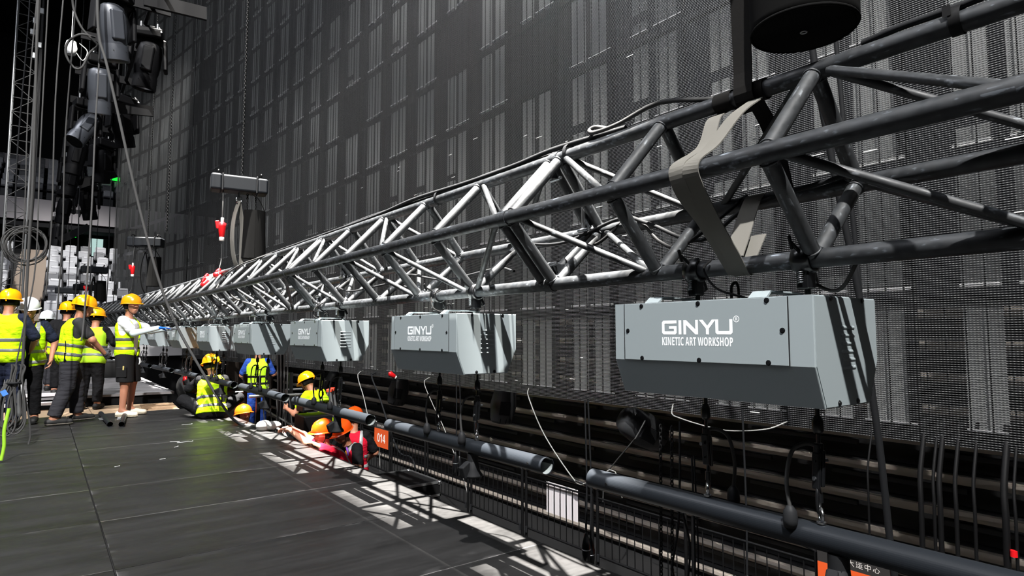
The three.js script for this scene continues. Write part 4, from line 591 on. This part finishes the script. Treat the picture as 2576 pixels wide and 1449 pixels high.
// ---------- seats in the far stands ----------
{
  const t = thing('stadium_seat', 'folded grey plastic seat in the rows of the far stand, right of the stairs', 'seat', [0, 0, 0], 0, 'grey seats right of the stairs');
  mesh('backrest', [rbox(.42, .34, .05, .02, 0, .66, -.06, -.12, 0, 0), rbox(.3, .1, .05, .02, 0, .8, -.07, -.3, 0, 0)], M.seatLight, t); mesh('seat_pan', rbox(.4, .09, .36, .02, 0, .44, .1, -.15, 0, 0), M.seatMid, t); mesh('pedestal', rbox(.44, .36, .12, .02, 0, .2, .02), M.seatDark, t);
  const dark = t.clone(); dark.children[0].material = M.seatMid; dark.children[1].material = M.seatDark;
  let first = true; const put = (x, y, z, label, group, d) => { let o; if (first && !d) { o = t; first = false; } else { o = (d ? dark : t).clone(); o.name = numbered('stadium_seat'); scene.add(o); } o.userData = { label, category: 'seat', group }; o.position.copy(V(x, y, z)); };
  const px = new THREE.Vector3();
  for (let k = 0; k < 12; k++) for (let i = 0; i < 14; i++) { const x = .22 + .57 * i + (k % 2) * .1, z = 25.35 + .85 * k, y = rowY(k); if (inView(V(x, y + .6, z), .02) && x < .1 * z + .9) put(x, y, z, t.userData.label, t.userData.group, rnd() < .22); }
  for (let k = 0; k < 12; k++) for (let i = 0; i < 4; i++) { const x = -1.35 - .57 * i, z = 25.35 + .85 * k; if (inView(V(x, rowY(k) + .6, z), .02)) put(x, rowY(k), z, 'folded grey plastic seat left of the tan stairs in the far stand', 'grey seats left of the stairs', rnd() < .22); }
  for (let k = 0; k < 6; k++) for (let i = 0; i < 12; i++) { const x = -2.2 + .57 * i, z = 36.8 + .9 * k, y = 7.65 + .45 * k; if (inView(V(x, y + .5, z), .02) && x < .1 * z + .9) put(x, y, z, 'dim grey seat in the upper tier above the pale parapet', 'seats of the upper tier', rnd() < .4); }
  tag(mesh('exit_sign', box(.5, .2, .05, 2.7, 9.5, -38.5), glow(0x18d838, 1.6)), 'small glowing green exit sign high in the upper tier', 'exit sign');
  tag(mesh('exit_sign', box(.2, .12, .05, 1.02, 6.0, -36.6), glow(0x18d838, 1.2)), 'tiny glowing green exit sign under the pale parapet', 'exit sign');
}
// ---------- people: one smooth body surface each, clothing as parts ----------
function polygonize(f, lo, hi, h) {                 // surface nets
  const n = lo.map((l, i) => Math.ceil((hi[i] - l) / h) + 1), [nx, ny, nz] = n, F = new Float32Array(nx * ny * nz), id = (x, y, z) => (z * ny + y) * nx + x;
  const p = new THREE.Vector3();
  const B = 4;     // blocks clearly outside the surface are filled at once
  for (let z = 0; z < nz; z += B) for (let y = 0; y < ny; y += B) for (let x = 0; x < nx; x += B) {
    const d = f(p.set(lo[0] + (x + 1.5) * h, lo[1] + (y + 1.5) * h, lo[2] + (z + 1.5) * h)), far = d > h * 5;
    for (let c = z; c < Math.min(z + B, nz); c++) for (let b = y; b < Math.min(y + B, ny); b++) for (let a = x; a < Math.min(x + B, nx); a++) F[id(a, b, c)] = far ? d : f(p.set(lo[0] + a * h, lo[1] + b * h, lo[2] + c * h));
  }
  const vi = new Int32Array(nx * ny * nz).fill(-1), pos = [], idx = [], E = [[0, 1], [0, 2], [0, 4], [1, 3], [1, 5], [2, 3], [2, 6], [3, 7], [4, 5], [4, 6], [5, 7], [6, 7]];
  for (let z = 0; z < nz - 1; z++) for (let y = 0; y < ny - 1; y++) for (let x = 0; x < nx - 1; x++) {
    const v = [0, 1, 2, 3, 4, 5, 6, 7].map(k => F[id(x + (k & 1), y + (k >> 1 & 1), z + (k >> 2))]); let m = 0; for (let k = 0; k < 8; k++) if (v[k] < 0) m |= 1 << k;
    if (m === 0 || m === 255) continue; let sx = 0, sy = 0, sz = 0, c = 0;
    for (const [a, b] of E) if ((v[a] < 0) !== (v[b] < 0)) { const t = v[a] / (v[a] - v[b]); sx += (a & 1) + t * ((b & 1) - (a & 1)); sy += (a >> 1 & 1) + t * ((b >> 1 & 1) - (a >> 1 & 1)); sz += (a >> 2) + t * ((b >> 2) - (a >> 2)); c++; }
    vi[id(x, y, z)] = pos.length / 3; pos.push(lo[0] + (x + sx / c) * h, lo[1] + (y + sy / c) * h, lo[2] + (z + sz / c) * h);
  }
  const q = (a, b, c, d, fl) => { if (a < 0 || b < 0 || c < 0 || d < 0) return; fl ? idx.push(a, b, c, a, c, d) : idx.push(a, c, b, a, d, c); };
  for (let z = 1; z < nz - 1; z++) for (let y = 1; y < ny - 1; y++) for (let x = 1; x < nx - 1; x++) {
    const s = F[id(x, y, z)] < 0;
    if (s !== F[id(x + 1, y, z)] < 0) q(vi[id(x, y - 1, z - 1)], vi[id(x, y, z - 1)], vi[id(x, y, z)], vi[id(x, y - 1, z)], s);
    if (s !== F[id(x, y + 1, z)] < 0) q(vi[id(x - 1, y, z - 1)], vi[id(x - 1, y, z)], vi[id(x, y, z)], vi[id(x, y, z - 1)], s);
    if (s !== F[id(x, y, z + 1)] < 0) q(vi[id(x - 1, y - 1, z)], vi[id(x, y - 1, z)], vi[id(x, y, z)], vi[id(x - 1, y, z)], s);
  }
  const g = new THREE.BufferGeometry(); g.setAttribute('position', new THREE.Float32BufferAttribute(pos, 3)); g.setIndex(idx); g.computeVertexNormals(); g.setAttribute('uv', new THREE.Float32BufferAttribute(new Float32Array(pos.length / 3 * 2).map((_, i) => pos[(i >> 1) * 3 + (i & 1)]), 2)); return g;
}
const smin = (a, b, k) => { const h = Math.max(k - Math.abs(a - b), 0) / k; return Math.min(a, b) - h * h * k * .25; };
const bone = (a, b, ra, rb = ra) => { const d = b.clone().sub(a), L2 = d.lengthSq() || 1e-9; return p => { const x = p.x - a.x, y = p.y - a.y, z = p.z - a.z, t = Math.max(0, Math.min(1, (x * d.x + y * d.y + z * d.z) / L2)); const u = x - t * d.x, v = y - t * d.y, w = z - t * d.z; return Math.sqrt(u * u + v * v + w * w) - ra - (rb - ra) * t; }; };
const union = (fs, k) => p => { let d = fs[0](p); for (let i = 1; i < fs.length; i++) d = smin(d, fs[i](p), k); return d; };
const fabricBump = { bumpMap: tCloth, bumpScale: .02 };
const cloth = (c, o) => new THREE.MeshPhysicalMaterial({ color: c, roughness: .9, specularIntensity: .25, ...o });
const C = { skin: std(0xa8735a, { roughness: .55 }), skinDark: std(0x8a5a42, { roughness: .6 }), hiviz: cloth(0xb9ea10, { roughness: .75, ...fabricBump }), band: std(0x55585a, { roughness: .45 }), bandLit: std(0x8a8c8e, { roughness: .4 }), black: cloth(0x121214, { roughness: .85, ...fabricBump }), navy: cloth(0x1d2233, { roughness: .85, ...fabricBump }), grey: cloth(0x2c2c30, { roughness: .9, ...fabricBump }), white: cloth(0xd4d6d8, { roughness: .85, ...fabricBump }), sleeve: cloth(0xc3d2da, { roughness: .7 }), red: cloth(0xb8142c, { roughness: .8, ...fabricBump }), blue: cloth(0x2b4a9a, { roughness: .85, ...fabricBump }), hair: cloth(0x0b0908, { roughness: .7 }), glove: cloth(0x1f5fc8, { roughness: .7 }), gloveGrey: cloth(0x4a4c50, { roughness: .85 }), shoe: std(0xd8d0bd, { roughness: .8 }), shoeDark: std(0x151515, { roughness: .7 }), sole: std(0xb9ae98, { roughness: .8 }), yellow: std(0xf0a208, { roughness: .22 }), whiteHat: std(0xdfe4e8, { roughness: .22 }), orange: std(0xd84a0a, { roughness: .22 }), eye: std(0x120d0a, { roughness: .3 }), mouth: std(0x7d3f38, { roughness: .6 }), eyeWhite: std(0xd8d0c8, { roughness: .4 }), cargo: cloth(0x1a1a1b, { roughness: .9 }) };  // bandLit: the band again, with brighter light put into its colour
// pose lists joints in the person's own frame: faces +z, left hand at +x, y up, feet at y = 0
function person(label, pos, face, o) {
  const P = thing('person', label, 'person', V(...pos), R(face));
  const v = (a) => new THREE.Vector3(...a), pel = v(o.pelvis || [0, .94, 0]), lean = new THREE.Euler(R(o.lean || 0), R(o.twist || 0), R(o.side || 0), 'YXZ'), qT = new THREE.Quaternion().setFromEuler(lean), qI = qT.clone().invert();
  const T = (x, y, z) => v([x, y, z]).applyQuaternion(qT).add(pel);            // torso frame, origin at the pelvis
  const toT = (p, out) => out.copy(p).sub(pel).applyQuaternion(qI);
  const sh = [T(.165, .47, -.01), T(-.165, .47, -.01)], neck = T(0, .52, -.005), headQ = new THREE.Quaternion().setFromEuler(new THREE.Euler(R(o.nod || 0), R(o.turn || 0), R(o.tilt || 0), 'YXZ')), skull = neck.clone().add(v([0, .165, .035]).applyQuaternion(headQ));
  const el = o.elbow.map(v), wr = o.wrist.map(v), kn = (o.knee || [[.1, .5, .03], [-.1, .5, .03]]).map(v), an = (o.ankle || [[.11, .09, -.01], [-.11, .09, -.01]]).map(v), toe = (o.toe || an.map(a => [a.x * 1.15, a.y - .045, a.z + .16])).map(v);
  const hip = [T(.085, 0, 0), T(-.085, 0, 0)];
  const torso = k => [bone(T(-.075, .0, 0), T(.075, 0, 0), .105 + k), bone(T(.05, .05, 0), T(.085, .36, 0), .09 + k, .105 + k), bone(T(-.05, .05, 0), T(-.085, .36, 0), .09 + k, .105 + k), bone(T(.0, .05, .01), T(0, .38, .02), .1 + k, .105 + k)];
  const shoulder = k => [bone(T(-.13, .45, -.01), T(.13, .45, -.01), .062 + k)];
  const arm = (i, k) => [bone(sh[i], el[i], .054 + k, .041 + k), bone(el[i], wr[i], .042 + k, .028 + k)], leg = (i, k) => [bone(hip[i], kn[i], .088 + k, .06 + k), bone(kn[i], an[i], .058 + k, .04 + k)];
  const headF = (() => { const q = headQ.clone().invert(), b = new THREE.Vector3(), parts = [bone(v([0, .02, -.012]), v([0, .035, .012]), .092), bone(v([0, -.04, .02]), v([0, -.075, .055]), .062, .038), bone(v([-.035, .0, .062]), v([.035, 0, .062]), .028), bone(v([0, .005, .094]), v([0, -.028, .112]), .009, .015), bone(v([-.085, -.005, .0]), v([-.09, -.035, -.005]), .014, .011), bone(v([.085, -.005, .0]), v([.09, -.035, -.005]), .014, .011), bone(v([-.02, -.058, .088]), v([.02, -.058, .088]), .012)]; const u = union(parts, .025);
    return p => { b.copy(p).sub(skull).applyQuaternion(q); return Math.max(u(b), -Math.min(b.distanceTo(v1) - .013, b.distanceTo(v2) - .013)); }; })();
  const neckF = bone(neck.clone().add(new THREE.Vector3(0, -.06, -.0)), skull.clone().add(v([0, -.06, -.015]).applyQuaternion(headQ)), .056, .052);
  const bodyF = union([...torso(0), ...shoulder(0), neckF, ...arm(0, 0), ...arm(1, 0), ...leg(0, 0), ...leg(1, 0), ...[0, 1].map(i => bone(an[i], toe[i], .036, .03))], .035);
  const all = [pel, ...sh, neck, ...el, ...wr, ...kn, ...an, ...toe, ...hip], bb = (pts, m) => { const b = new THREE.Box3().setFromPoints(pts).expandByScalar(m); return [b.min.toArray(), b.max.toArray()]; };
  const h = o.cell || .014;
  // hands: palm, four bent fingers, a thumb on the side
  const handGeo = i => {
    const dir = (o.hand ? v(o.hand[i]) : wr[i].clone().sub(el[i])).normalize(), outv = v(o.palm ? o.palm[i] : [i ? 1 : -1, 0, .3]), nrm = outv.sub(dir.clone().multiplyScalar(outv.dot(dir))).normalize(), side = dir.clone().cross(nrm).normalize().multiplyScalar(i ? -1 : 1), w = wr[i], at = (a, b, c) => w.clone().addScaledVector(dir, a).addScaledVector(side, b).addScaledVector(nrm, c), cu = o.curl ?? .5, fs = [bone(at(-.02, 0, 0), at(.02, 0, 0), .026, .024), bone(at(.025, -.022, 0), at(.085, -.026, 0), .016, .012), bone(at(.025, .018, 0), at(.085, .026, 0), .016, .012), bone(at(.03, 0, 0), at(.088, 0, 0), .017, .013)];
    const palm = union(fs, .014), fing = [];
    [[-.029, .066], [-.01, .074], [.01, .07], [.028, .056]].forEach(([s, L], f) => { const a1 = cu * .5, a2 = cu * 1.3; const p0 = at(.085, s, 0), p1 = at(.085 + L * .5 * Math.cos(a1), s * 1.12, L * .5 * Math.sin(a1)), p2 = at(.085 + L * .5 * (Math.cos(a1) + Math.cos(a2)), s * 1.15, L * .5 * (Math.sin(a1) + Math.sin(a2))); fing.push(bone(p0, p1, .0092, .0085), bone(p1, p2, .0085, .007)); });
    const th = [bone(at(.02, -.024, .004), at(.06, -.052, .018), .0125, .0105), bone(at(.06, -.052, .018), at(.088, -.05, .034), .0105, .008)];
    const F = union([palm, union(th, .01)], .012), G = p => { let d = F(p); for (const g of fing) d = smin(d, g(p), .004); return d; };
    const [lo, hi] = bb([at(-.03, 0, 0), at(.17, .04, .08), at(.17, -.07, -.02), at(0, .05, 0), at(0, -.07, .05)], .03); return polygonize(G, lo, hi, .0055);
  };
  const [lo, hi] = bb(all, .15), geos = [polygonize(bodyF, lo, hi, h), polygonize(union([headF, neckF], .02), ...bb([skull], .17), .0075)], gl = o.gloves || [0, 0];
  for (const i of [0, 1]) if (!gl[i] && !(o.noHand || [])[i]) geos.push(handGeo(i));
  mesh('body', geos, o.dark ? C.skinDark : C.skin, P);
  for (const i of [0, 1]) if (gl[i]) mesh('glove', handGeo(i), gl[i], P);
  // face
  const hp = (x, y, z) => skull.clone().add(v([x, y, z]).applyQuaternion(headQ)), onHead = (g, x, y, z) => { const p = hp(x, y, z); return g.applyQuaternion(headQ).translate(p.x, p.y, p.z); };
  if (!o.noFace) {
    for (const s of [-1, 1]) { mesh('eye', [onHead(new THREE.SphereGeometry(.0085, 10, 6).scale(1.5, .6, .8), .034 * s, .004, .083), onHead(new THREE.SphereGeometry(.0055, 8, 6), .034 * s, .004, .0865)], C.eye, P); mesh('eyebrow', onHead(new THREE.CapsuleGeometry(.0035, .028, 3, 6).rotateZ(Math.PI / 2 + s * .12), .035 * s, .021, .089), C.hair, P); }
    mesh('mouth', onHead(new THREE.CapsuleGeometry(.0048, .03, 3, 8).rotateZ(Math.PI / 2), 0, -.058, .0995), C.mouth, P);
  }
  const hq = headQ.clone().invert(), hb = new THREE.Vector3(); mesh('hair', polygonize(p => { hb.copy(p).sub(skull).applyQuaternion(hq); return Math.max(headF(p) - .006, -(hb.y - (-.045)), hb.z - .03 - hb.y * .3, hb.y - .09); }, ...bb([skull], .13), .009), C.hair, P);
  // hard hat
  if (o.hat) {
    const hat = new THREE.Group(); hat.name = 'hard_hat'; P.add(hat); hat.position.copy(hp(0, .045, -.002)); hat.quaternion.copy(headQ).multiply(new THREE.Quaternion().setFromEuler(new THREE.Euler(R(-4), 0, 0)));
    const dome = lathe([[.124, -.012], [.126, 0], [.124, .03], [.115, .066], [.095, .1], [.06, .126], [.025, .136], [0, .138]], 28).scale(.96, 1, 1.16), brim = new THREE.CylinderGeometry(.13, .142, .012, 30, 1, true); { const p = brim.attributes.position; for (let i = 0; i < p.count; i++) { const z = p.getZ(i); if (z > .02) p.setXYZ(i, p.getX(i), p.getY(i) - z * .06, z * 1.24); } brim.scale(.97, 1, 1.12).translate(0, -.008, 0); }
    mesh('shell', [dome, brim, new THREE.TorusGeometry(.138, .005, 6, 30).rotateX(Math.PI / 2).scale(.97, 1, 1.14).translate(0, -.013, .006)], Object.assign(o.hat, { side: THREE.DoubleSide }), hat);
    mesh('ridge', [place(new THREE.TorusGeometry(.137, .009, 6, 20, 2.6), 0, 0, 0, 0, Math.PI / 2, 0).rotateX(-.27).scale(1, 1, 1.06)], o.hat, hat);
    mesh('chin_strap', [onHead(cable([[.082, .03, .02], [.08, -.05, .03], [.03, -.113, .05], [-.03, -.113, .05], [-.08, -.05, .03], [-.082, .03, .02]], .004, 5), 0, 0, 0)], C.black, P);
    if (o.mark) mesh('sticker', rbox(.05, .022, .004, .001, 0, .05, -.138, .35, 0, 0), o.mark, hat);
  }
  // clothing: offset surfaces of the same bones, cut by planes
  const q = new THREE.Vector3(), wear = (name, fs, k, cut, m, box2, cell = h) => { const f = union(fs, k); const g = polygonize(p => Math.max(f(p), cut(p)), ...box2, cell); if (g.index.count) mesh(name, g, m, P); };
  const up = [T(.26, .6, .2), T(-.26, .6, -.2), T(.26, -.2, -.2), T(-.26, -.2, .2)];
  const along = (a, b, t) => { const d = b.clone().sub(a), L = d.length(); d.normalize(); return p => (p.x - a.x) * d.x + (p.y - a.y) * d.y + (p.z - a.z) * d.z - L * t; };
  const rip = p => .004 * Math.sin(p.y * 31 + p.x * 17) * Math.sin(p.x * 23 - p.z * 19);
  if (o.shirt) {   // sleeves end at a fraction of upper arm (0..1) or forearm (1..2)
    const s = o.sleeve ?? .75, cuts = [0, 1].map(i => s <= 1 ? along(sh[i], el[i], s) : along(el[i], wr[i], s - 1)), bones = [0, 1].flatMap(i => s <= 1 ? [bone(sh[i], sh[i].clone().lerp(el[i], s), .068, .068)] : [bone(sh[i], el[i], .064, .055), bone(el[i], el[i].clone().lerp(wr[i], s - 1), .055, .043)]);
    wear('shirt', [...torso(.014), ...shoulder(.012), ...bones], .03, p => { toT(p, q); return Math.max(-(q.y + .06), bone0(p, neck, skull, .07)) + 0 * rip(p); }, o.shirt, bb([...up, ...sh, ...el, ...(s > 1 ? wr : [])], .12));
  }
  if (o.sleeves) for (const i of [0, 1]) wear('arm_sleeve', [bone(sh[i].clone().lerp(el[i], .55), el[i], .054, .05), bone(el[i], wr[i], .05, .036)], .02, p => -1, o.sleeves, bb([sh[i], el[i], wr[i]], .09));
  if (o.legs) {
    const s = o.legCut ?? 1.93, loose = o.loose ?? .018;
    const bones = [0, 1].flatMap(i => s <= 1.2 ? [bone(hip[i], kn[i].clone().lerp(an[i], Math.max(0, s - 1)), .1 + loose, .088 + loose)] : [bone(hip[i], kn[i], .09 + loose, .062 + loose), bone(kn[i], an[i], .062 + loose, .05 + loose)]);
    const cuts = [0, 1].map(i => along(kn[i], an[i], s - 1));
    wear(s > 1.2 ? 'trousers' : 'shorts', [bone(T(-.075, .0, 0), T(.075, 0, 0), .118), bone(T(-.06, .06, 0), T(.06, .06, 0), .105), ...bones], .022, p => { toT(p, q); const i = p.distanceToSquared(kn[0]) < p.distanceToSquared(kn[1]) ? 0 : 1; return Math.max(Math.hypot(q.x, q.z) < .2 ? q.y - .1 : -1, cuts[i](p)); }, o.legs, bb([...hip, ...kn, ...an, T(0, .12, 0)], .15));
  }
  for (const i of [0, 1]) if (o.shoes) {
    const d = toe[i].clone().sub(an[i]).setY(0).normalize(), heel = an[i].clone().addScaledVector(d, -.045), floor = Math.min(an[i].y - .085, toe[i].y - .04); heel.y -= .04;
    const f = union([bone(heel, toe[i].clone().addScaledVector(d, .03), .046, .037), bone(an[i].clone().add(v([0, -.03, 0])), toe[i].clone().lerp(an[i], .4), .045, .036)], .02);
    const g = polygonize(p => Math.max(f(p), o.flatShoe === false ? -1 : floor + .022 - p.y, p.y - an[i].y - .02), ...bb([heel, toe[i], an[i]], .09), .01); mesh('shoe', g, o.shoes, P);
    if (o.flatShoe !== false) mesh('sole', polygonize(p => Math.max(f(p) - .006, p.y - floor - .024, floor - p.y), ...bb([heel, toe[i]], .09), .01), o.sole || C.shoeDark, P);
  }
  if (o.vest) {
    const hem = o.hem ?? -.07, vf = union([...torso(.032), bone(T(-.1, .455, -.01), T(.1, .455, -.01), .078)], .03), hole = union([0, 1].map(i => bone(T(i ? -.215 : .215, .3, .0), T(i ? -.235 : .235, .44, .0), .06, .09)), .01);
    const cut = (p, e = 0) => { toT(p, q); const neckCut = .075 - Math.hypot(q.x, (q.z - .02) * .9) , vee = q.z > 0 ? (.022 + Math.max(0, q.y - (o.open ? -.4 : .18)) * (o.open ? .09 : .3)) - Math.abs(q.x + .02) : -1; return Math.max(-(q.y - hem), q.y > .4 ? neckCut : -1, vee, e - hole(p)) ; };
    const bx = bb(up, .14);
    wear('vest', [vf], .01, p => cut(p), o.vest, bx, .011);
    const slab = (y, w) => p => { const c = cut(p, .002); return Math.max(c, Math.abs(q.y - y) - w); };
    for (const y of o.bands || [.06, .19]) wear('reflective_band', [p => vf(p) - .0045], .01, slab(y, .024), o.bandM || C.band, bx, .011);
    if (o.vBands) for (const s of [-1, 1]) wear('reflective_band', [p => vf(p) - .0045], .01, p => { const c = cut(p, .002); return Math.max(c, Math.abs(q.x - s * .115) - .024, -(q.y - .19)); }, o.bandM || C.band, bx, .011);
  }
  P.userData.joints = undefined; delete P.userData.joints;
  return { P, T, hp, wr, el, toT, headQ };
}
const v1 = new THREE.Vector3(.034, .006, .098), v2 = new THREE.Vector3(-.034, .006, .098);
function bone0(p, a, b, r) { const dx = p.x - a.x, dz = p.z - a.z; return p.y > a.y - .03 ? r - Math.hypot(dx, dz) : -1; }
{
  // standing worker reaching to the seventh winch box
  let w = person('person in a white shirt, yellow vest and black shorts reaching a blue-gloved hand right', [1.02, 0, 10.75], 62, {
    hat: std(0xd98c0c, { roughness: .25 }), shirt: C.white, sleeve: .7, sleeves: C.sleeve, legs: C.cargo, legCut: .98, loose: .024, shoes: C.shoe, sole: C.sole, vest: C.hiviz, hem: -.06, open: true, turn: -22, nod: 2, gloves: [C.gloveGrey, C.glove],
    elbow: [[.3, 1.26, .2], [-.2, 1.22, .16]], wrist: [[.22, 1.29, .47], [-.1, 1.3, .45]], hand: [[-.05, .02, 1], [.05, .02, 1]], palm: [[0, -1, 0], [0, -1, 0]], curl: .25,
    knee: [[.15, .5, .03], [-.12, .5, .04]], ankle: [[.17, .09, -.0], [-.13, .09, .02]] });
  mesh('drawstring', [cable([[.01, .86, .16], [.015, .8, .17], [.01, .76, .165]], .007), cable([[.03, .86, .16], [.05, .81, .17], [.06, .78, .165]], .007)], C.white, w.P);
  mesh('pocket', rbox(.03, .15, .14, .01, -.225, .66, .03, 0, 0, .05), C.cargo, w.P);
  mesh('badge', rbox(.006, .06, .02, .002, -.242, .72, .06), std(0xb0a060), w.P);
  // leftmost worker, seen from behind
  person('person in a yellow vest seen from behind, cut by the left picture edge', [-.36, 0, 10.3], 165, { hat: C.yellow, shirt: C.navy, sleeve: .9, legs: C.navy, shoes: C.shoeDark, vest: C.hiviz, hem: -.1, nod: 6, noFace: true, elbow: [[.29, 1.14, .05], [-.29, 1.15, .06]], wrist: [[.2, 1.02, .27], [-.2, 1.02, .27]], bands: [.06, .19] });
  person('person in a white hard hat and silver-banded vest, looking down', [-.14, 0, 10.72], -8, { pelvis: [0, .86, 0], hat: C.whiteHat, shirt: C.navy, sleeve: .8, legs: C.black, shoes: C.shoeDark, vest: C.hiviz, hem: -.12, open: true, vBands: true, bandM: C.bandLit, nod: 14, lean: 4, turn: 2, gloves: [0, C.gloveGrey], elbow: [[.29, 1.1, -.02], [-.27, 1.1, .08]], wrist: [[.27, .86, .06], [-.12, 1.0, .28]], curl: .8, bands: [-.02, .12] });
  w = person('person in a black T-shirt and yellow vest stepping right with a handful of cables', [.3, 0, 10.35], 102, { pelvis: [0, .9, 0], lean: 9, hat: C.yellow, shirt: std(0x1c1c1e, { roughness: .85 }), sleeve: .72, legs: C.grey, loose: .03, shoes: C.shoeDark, sole: std(0x6d6860), vest: C.hiviz, hem: -.12, nod: 14, turn: -10, gloves: [C.gloveGrey, C.gloveGrey], elbow: [[.27, 1.12, .2], [-.26, 1.13, .2]], wrist: [[.12, .98, .42], [-.16, .94, .38]], curl: 1.4, knee: [[.1, .49, .14], [-.1, .5, -.02]], ankle: [[.11, .1, .16], [-.11, .09, -.16]], bands: [.03, .15] });
  mesh('radio', [rbox(.035, .12, .06, .008, -.17, .9, -.06), tube([-.17, .95, -.07], [-.16, 1.12, -.08], .005, 6)], C.black, w.P);
  person('mostly hidden person with a yellow hard hat left of the black-shirted worker', [.32, .18, 13.1], 175, { hat: C.yellow, shirt: C.black, legs: C.black, shoes: C.shoeDark, noFace: true, cell: .02, pelvis: [0, .78, 0], lean: 22, elbow: [[.27, 1.06, 0], [-.27, 1.06, 0]], wrist: [[.27, .84, .06], [-.27, .84, .06]], knee: [[.1, .45, .03], [-.1, .45, .03]] });
  person('person in a green vest seen from behind, between black-shirted and white-shirted workers', [.66, .0, 12.1], 160, { hat: C.yellow, shirt: C.black, sleeve: 1.7, legs: C.black, shoes: C.shoeDark, vest: std(0x98c40c, { roughness: .8 }), noFace: true, nod: 8, lean: 10, pelvis: [0, .8, 0], elbow: [[.28, 1.05, .0], [-.3, 1.06, .04]], wrist: [[.2, .92, .2], [-.42, .98, .2]], knee: [[.1, .46, .03], [-.1, .46, .03]], cell: .017 });
  person('small distant person in a white hard hat behind the white-helmeted worker', [.02, .18, 14.2], 170, { hat: C.whiteHat, shirt: C.navy, sleeve: 1.6, legs: C.grey, shoes: C.shoeDark, vest: C.hiviz, noFace: true, cell: .02, pelvis: [0, .68, 0], lean: 30, elbow: [[.28, .98, .0], [-.28, .98, .04]], wrist: [[.26, .74, .1], [-.26, .74, .1]], knee: [[.1, .42, .03], [-.1, .42, .03]] });
  // seated on the stage edge, back to the camera
  w = person('person sitting cross-legged on the stage edge, seen from behind in a yellow vest', [2.0, 0, 9.75], 172, { pelvis: [0, .1, 0], lean: 20, hat: C.yellow, mark: std(0x1f9e52), shirt: C.black, sleeve: 1.5, legs: C.black, loose: .024, shoes: C.shoeDark, flatShoe: false, vest: C.hiviz, hem: -.04, noFace: true, nod: 16, turn: 12, elbow: [[.3, .42, .2], [-.3, .42, .2]], wrist: [[.16, .34, .4], [-.14, .34, .4]], curl: .9, knee: [[.36, .25, .22], [-.36, .25, .22]], ankle: [[.1, .07, .42], [-.1, .07, .42]], toe: [[-.04, .05, .46], [.04, .05, .46]] });
  mesh('radio', [rbox(.05, .13, .035, .008, -.13, .3, -.13), tube([-.13, .36, -.13], [-.14, .52, -.12], .005, 6)], C.black, w.P);
  // in the pit
  person('blue-clothed person in a green vest in the pit, head hidden by a winch box', [3.3, -.72, 12.3], 165, { hat: C.yellow, shirt: C.blue, sleeve: .8, legs: C.blue, shoes: C.shoeDark, vest: std(0xa6d80e, { roughness: .8 }), hem: -.08, noFace: true, bandM: C.black, elbow: [[.28, 1.15, .1], [-.28, 1.16, .05]], wrist: [[.24, 1.06, .32], [-.4, 1.16, .25]], cell: .017, legCut: 1.9 });
  person('person in a bright yellow hard hat bending over equipment in the pit', [3.5, -1.1, 9.4], -150, { hat: C.yellow, lean: 22, nod: 30, shirt: C.hiviz, sleeve: .6, legs: C.black, shoes: C.shoeDark, vest: C.hiviz, noFace: true, elbow: [[.28, 1.1, .3], [-.28, 1.1, .3]], wrist: [[.2, 1.16, .52], [-.2, 1.16, .52]], cell: .017 });
  person('person peering over the stage edge, only face and orange hard hat showing', [2.56, FLOOR_Y - .09, 10.25], 18, { hat: C.orange, shirt: C.grey, legs: C.black, shoes: C.shoeDark, nod: -10, elbow: [[.27, 1.15, .1], [-.27, 1.15, .1]], wrist: [[.2, 1.0, .3], [-.2, 1.0, .3]], cell: .017 });
  w = person('person in a red vest leaning both bare arms on the stage edge', [3.03, FLOOR_Y + .08, 7.2], -100, { hat: C.orange, shirt: C.red, sleeve: .45, legs: C.black, shoes: C.shoeDark, vest: C.red, vBands: true, bands: [.0, .12], bandM: C.bandLit, lean: 33, turn: 22, nod: 4, noFace: true, elbow: [[.3, 1.5, .55], [-.3, 1.5, .5]], wrist: [[.12, 1.64, .72], [-.04, 1.64, .7]], hand: [[-.5, .05, .6], [.6, .05, .5]], palm: [[0, -1, 0], [0, -1, 0]], curl: .9, cell: .014 });
  { const E = new THREE.Group(); E.name = 'back_emblem'; w.P.add(E); const p = w.T(.0, .3, -.152); E.position.copy(p); E.rotation.x = .1; mesh('yellow_curve', [cable([[-.05, .0, 0], [-.02, .04, 0], [.02, .02, 0], [.0, -.03, 0], [-.02, -.06, 0], [.05, -.07, 0]], .011, 6)], std(0xf2b21c), E); mesh('purple_stroke', [cable([[.02, .09, 0], [.05, .05, 0], [.06, 0, 0]], .012, 6), cable([[-.01, .1, 0], [.03, .11, 0]], .008)], std(0x7a3ca8), E); }
  person('person in a black T-shirt and red vest looking down, middle of the pit crew', [3.21, FLOOR_Y - .03, 7.58], -75, { hat: C.orange, shirt: C.black, sleeve: .75, legs: C.black, shoes: C.shoeDark, vest: C.red, vBands: true, bandM: C.bandLit, nod: 24, lean: 6, dark: true, elbow: [[.28, 1.2, .12], [-.28, 1.2, .14]], wrist: [[.16, 1.22, .36], [-.1, 1.24, .38]], curl: .8, cell: .014 });
  person('person in a red vest with silver stripes behind the other two of the pit crew', [3.5, FLOOR_Y, 8.2], 150, { hat: C.orange, shirt: C.black, sleeve: .8, legs: C.black, shoes: C.shoeDark, vest: C.red, vBands: true, bandM: C.bandLit, noFace: true, nod: 8, elbow: [[.29, 1.16, .05], [-.29, 1.16, .05]], wrist: [[.2, 1.05, .28], [-.2, 1.05, .28]], cell: .017 });
}
renderer.render(scene, camera);
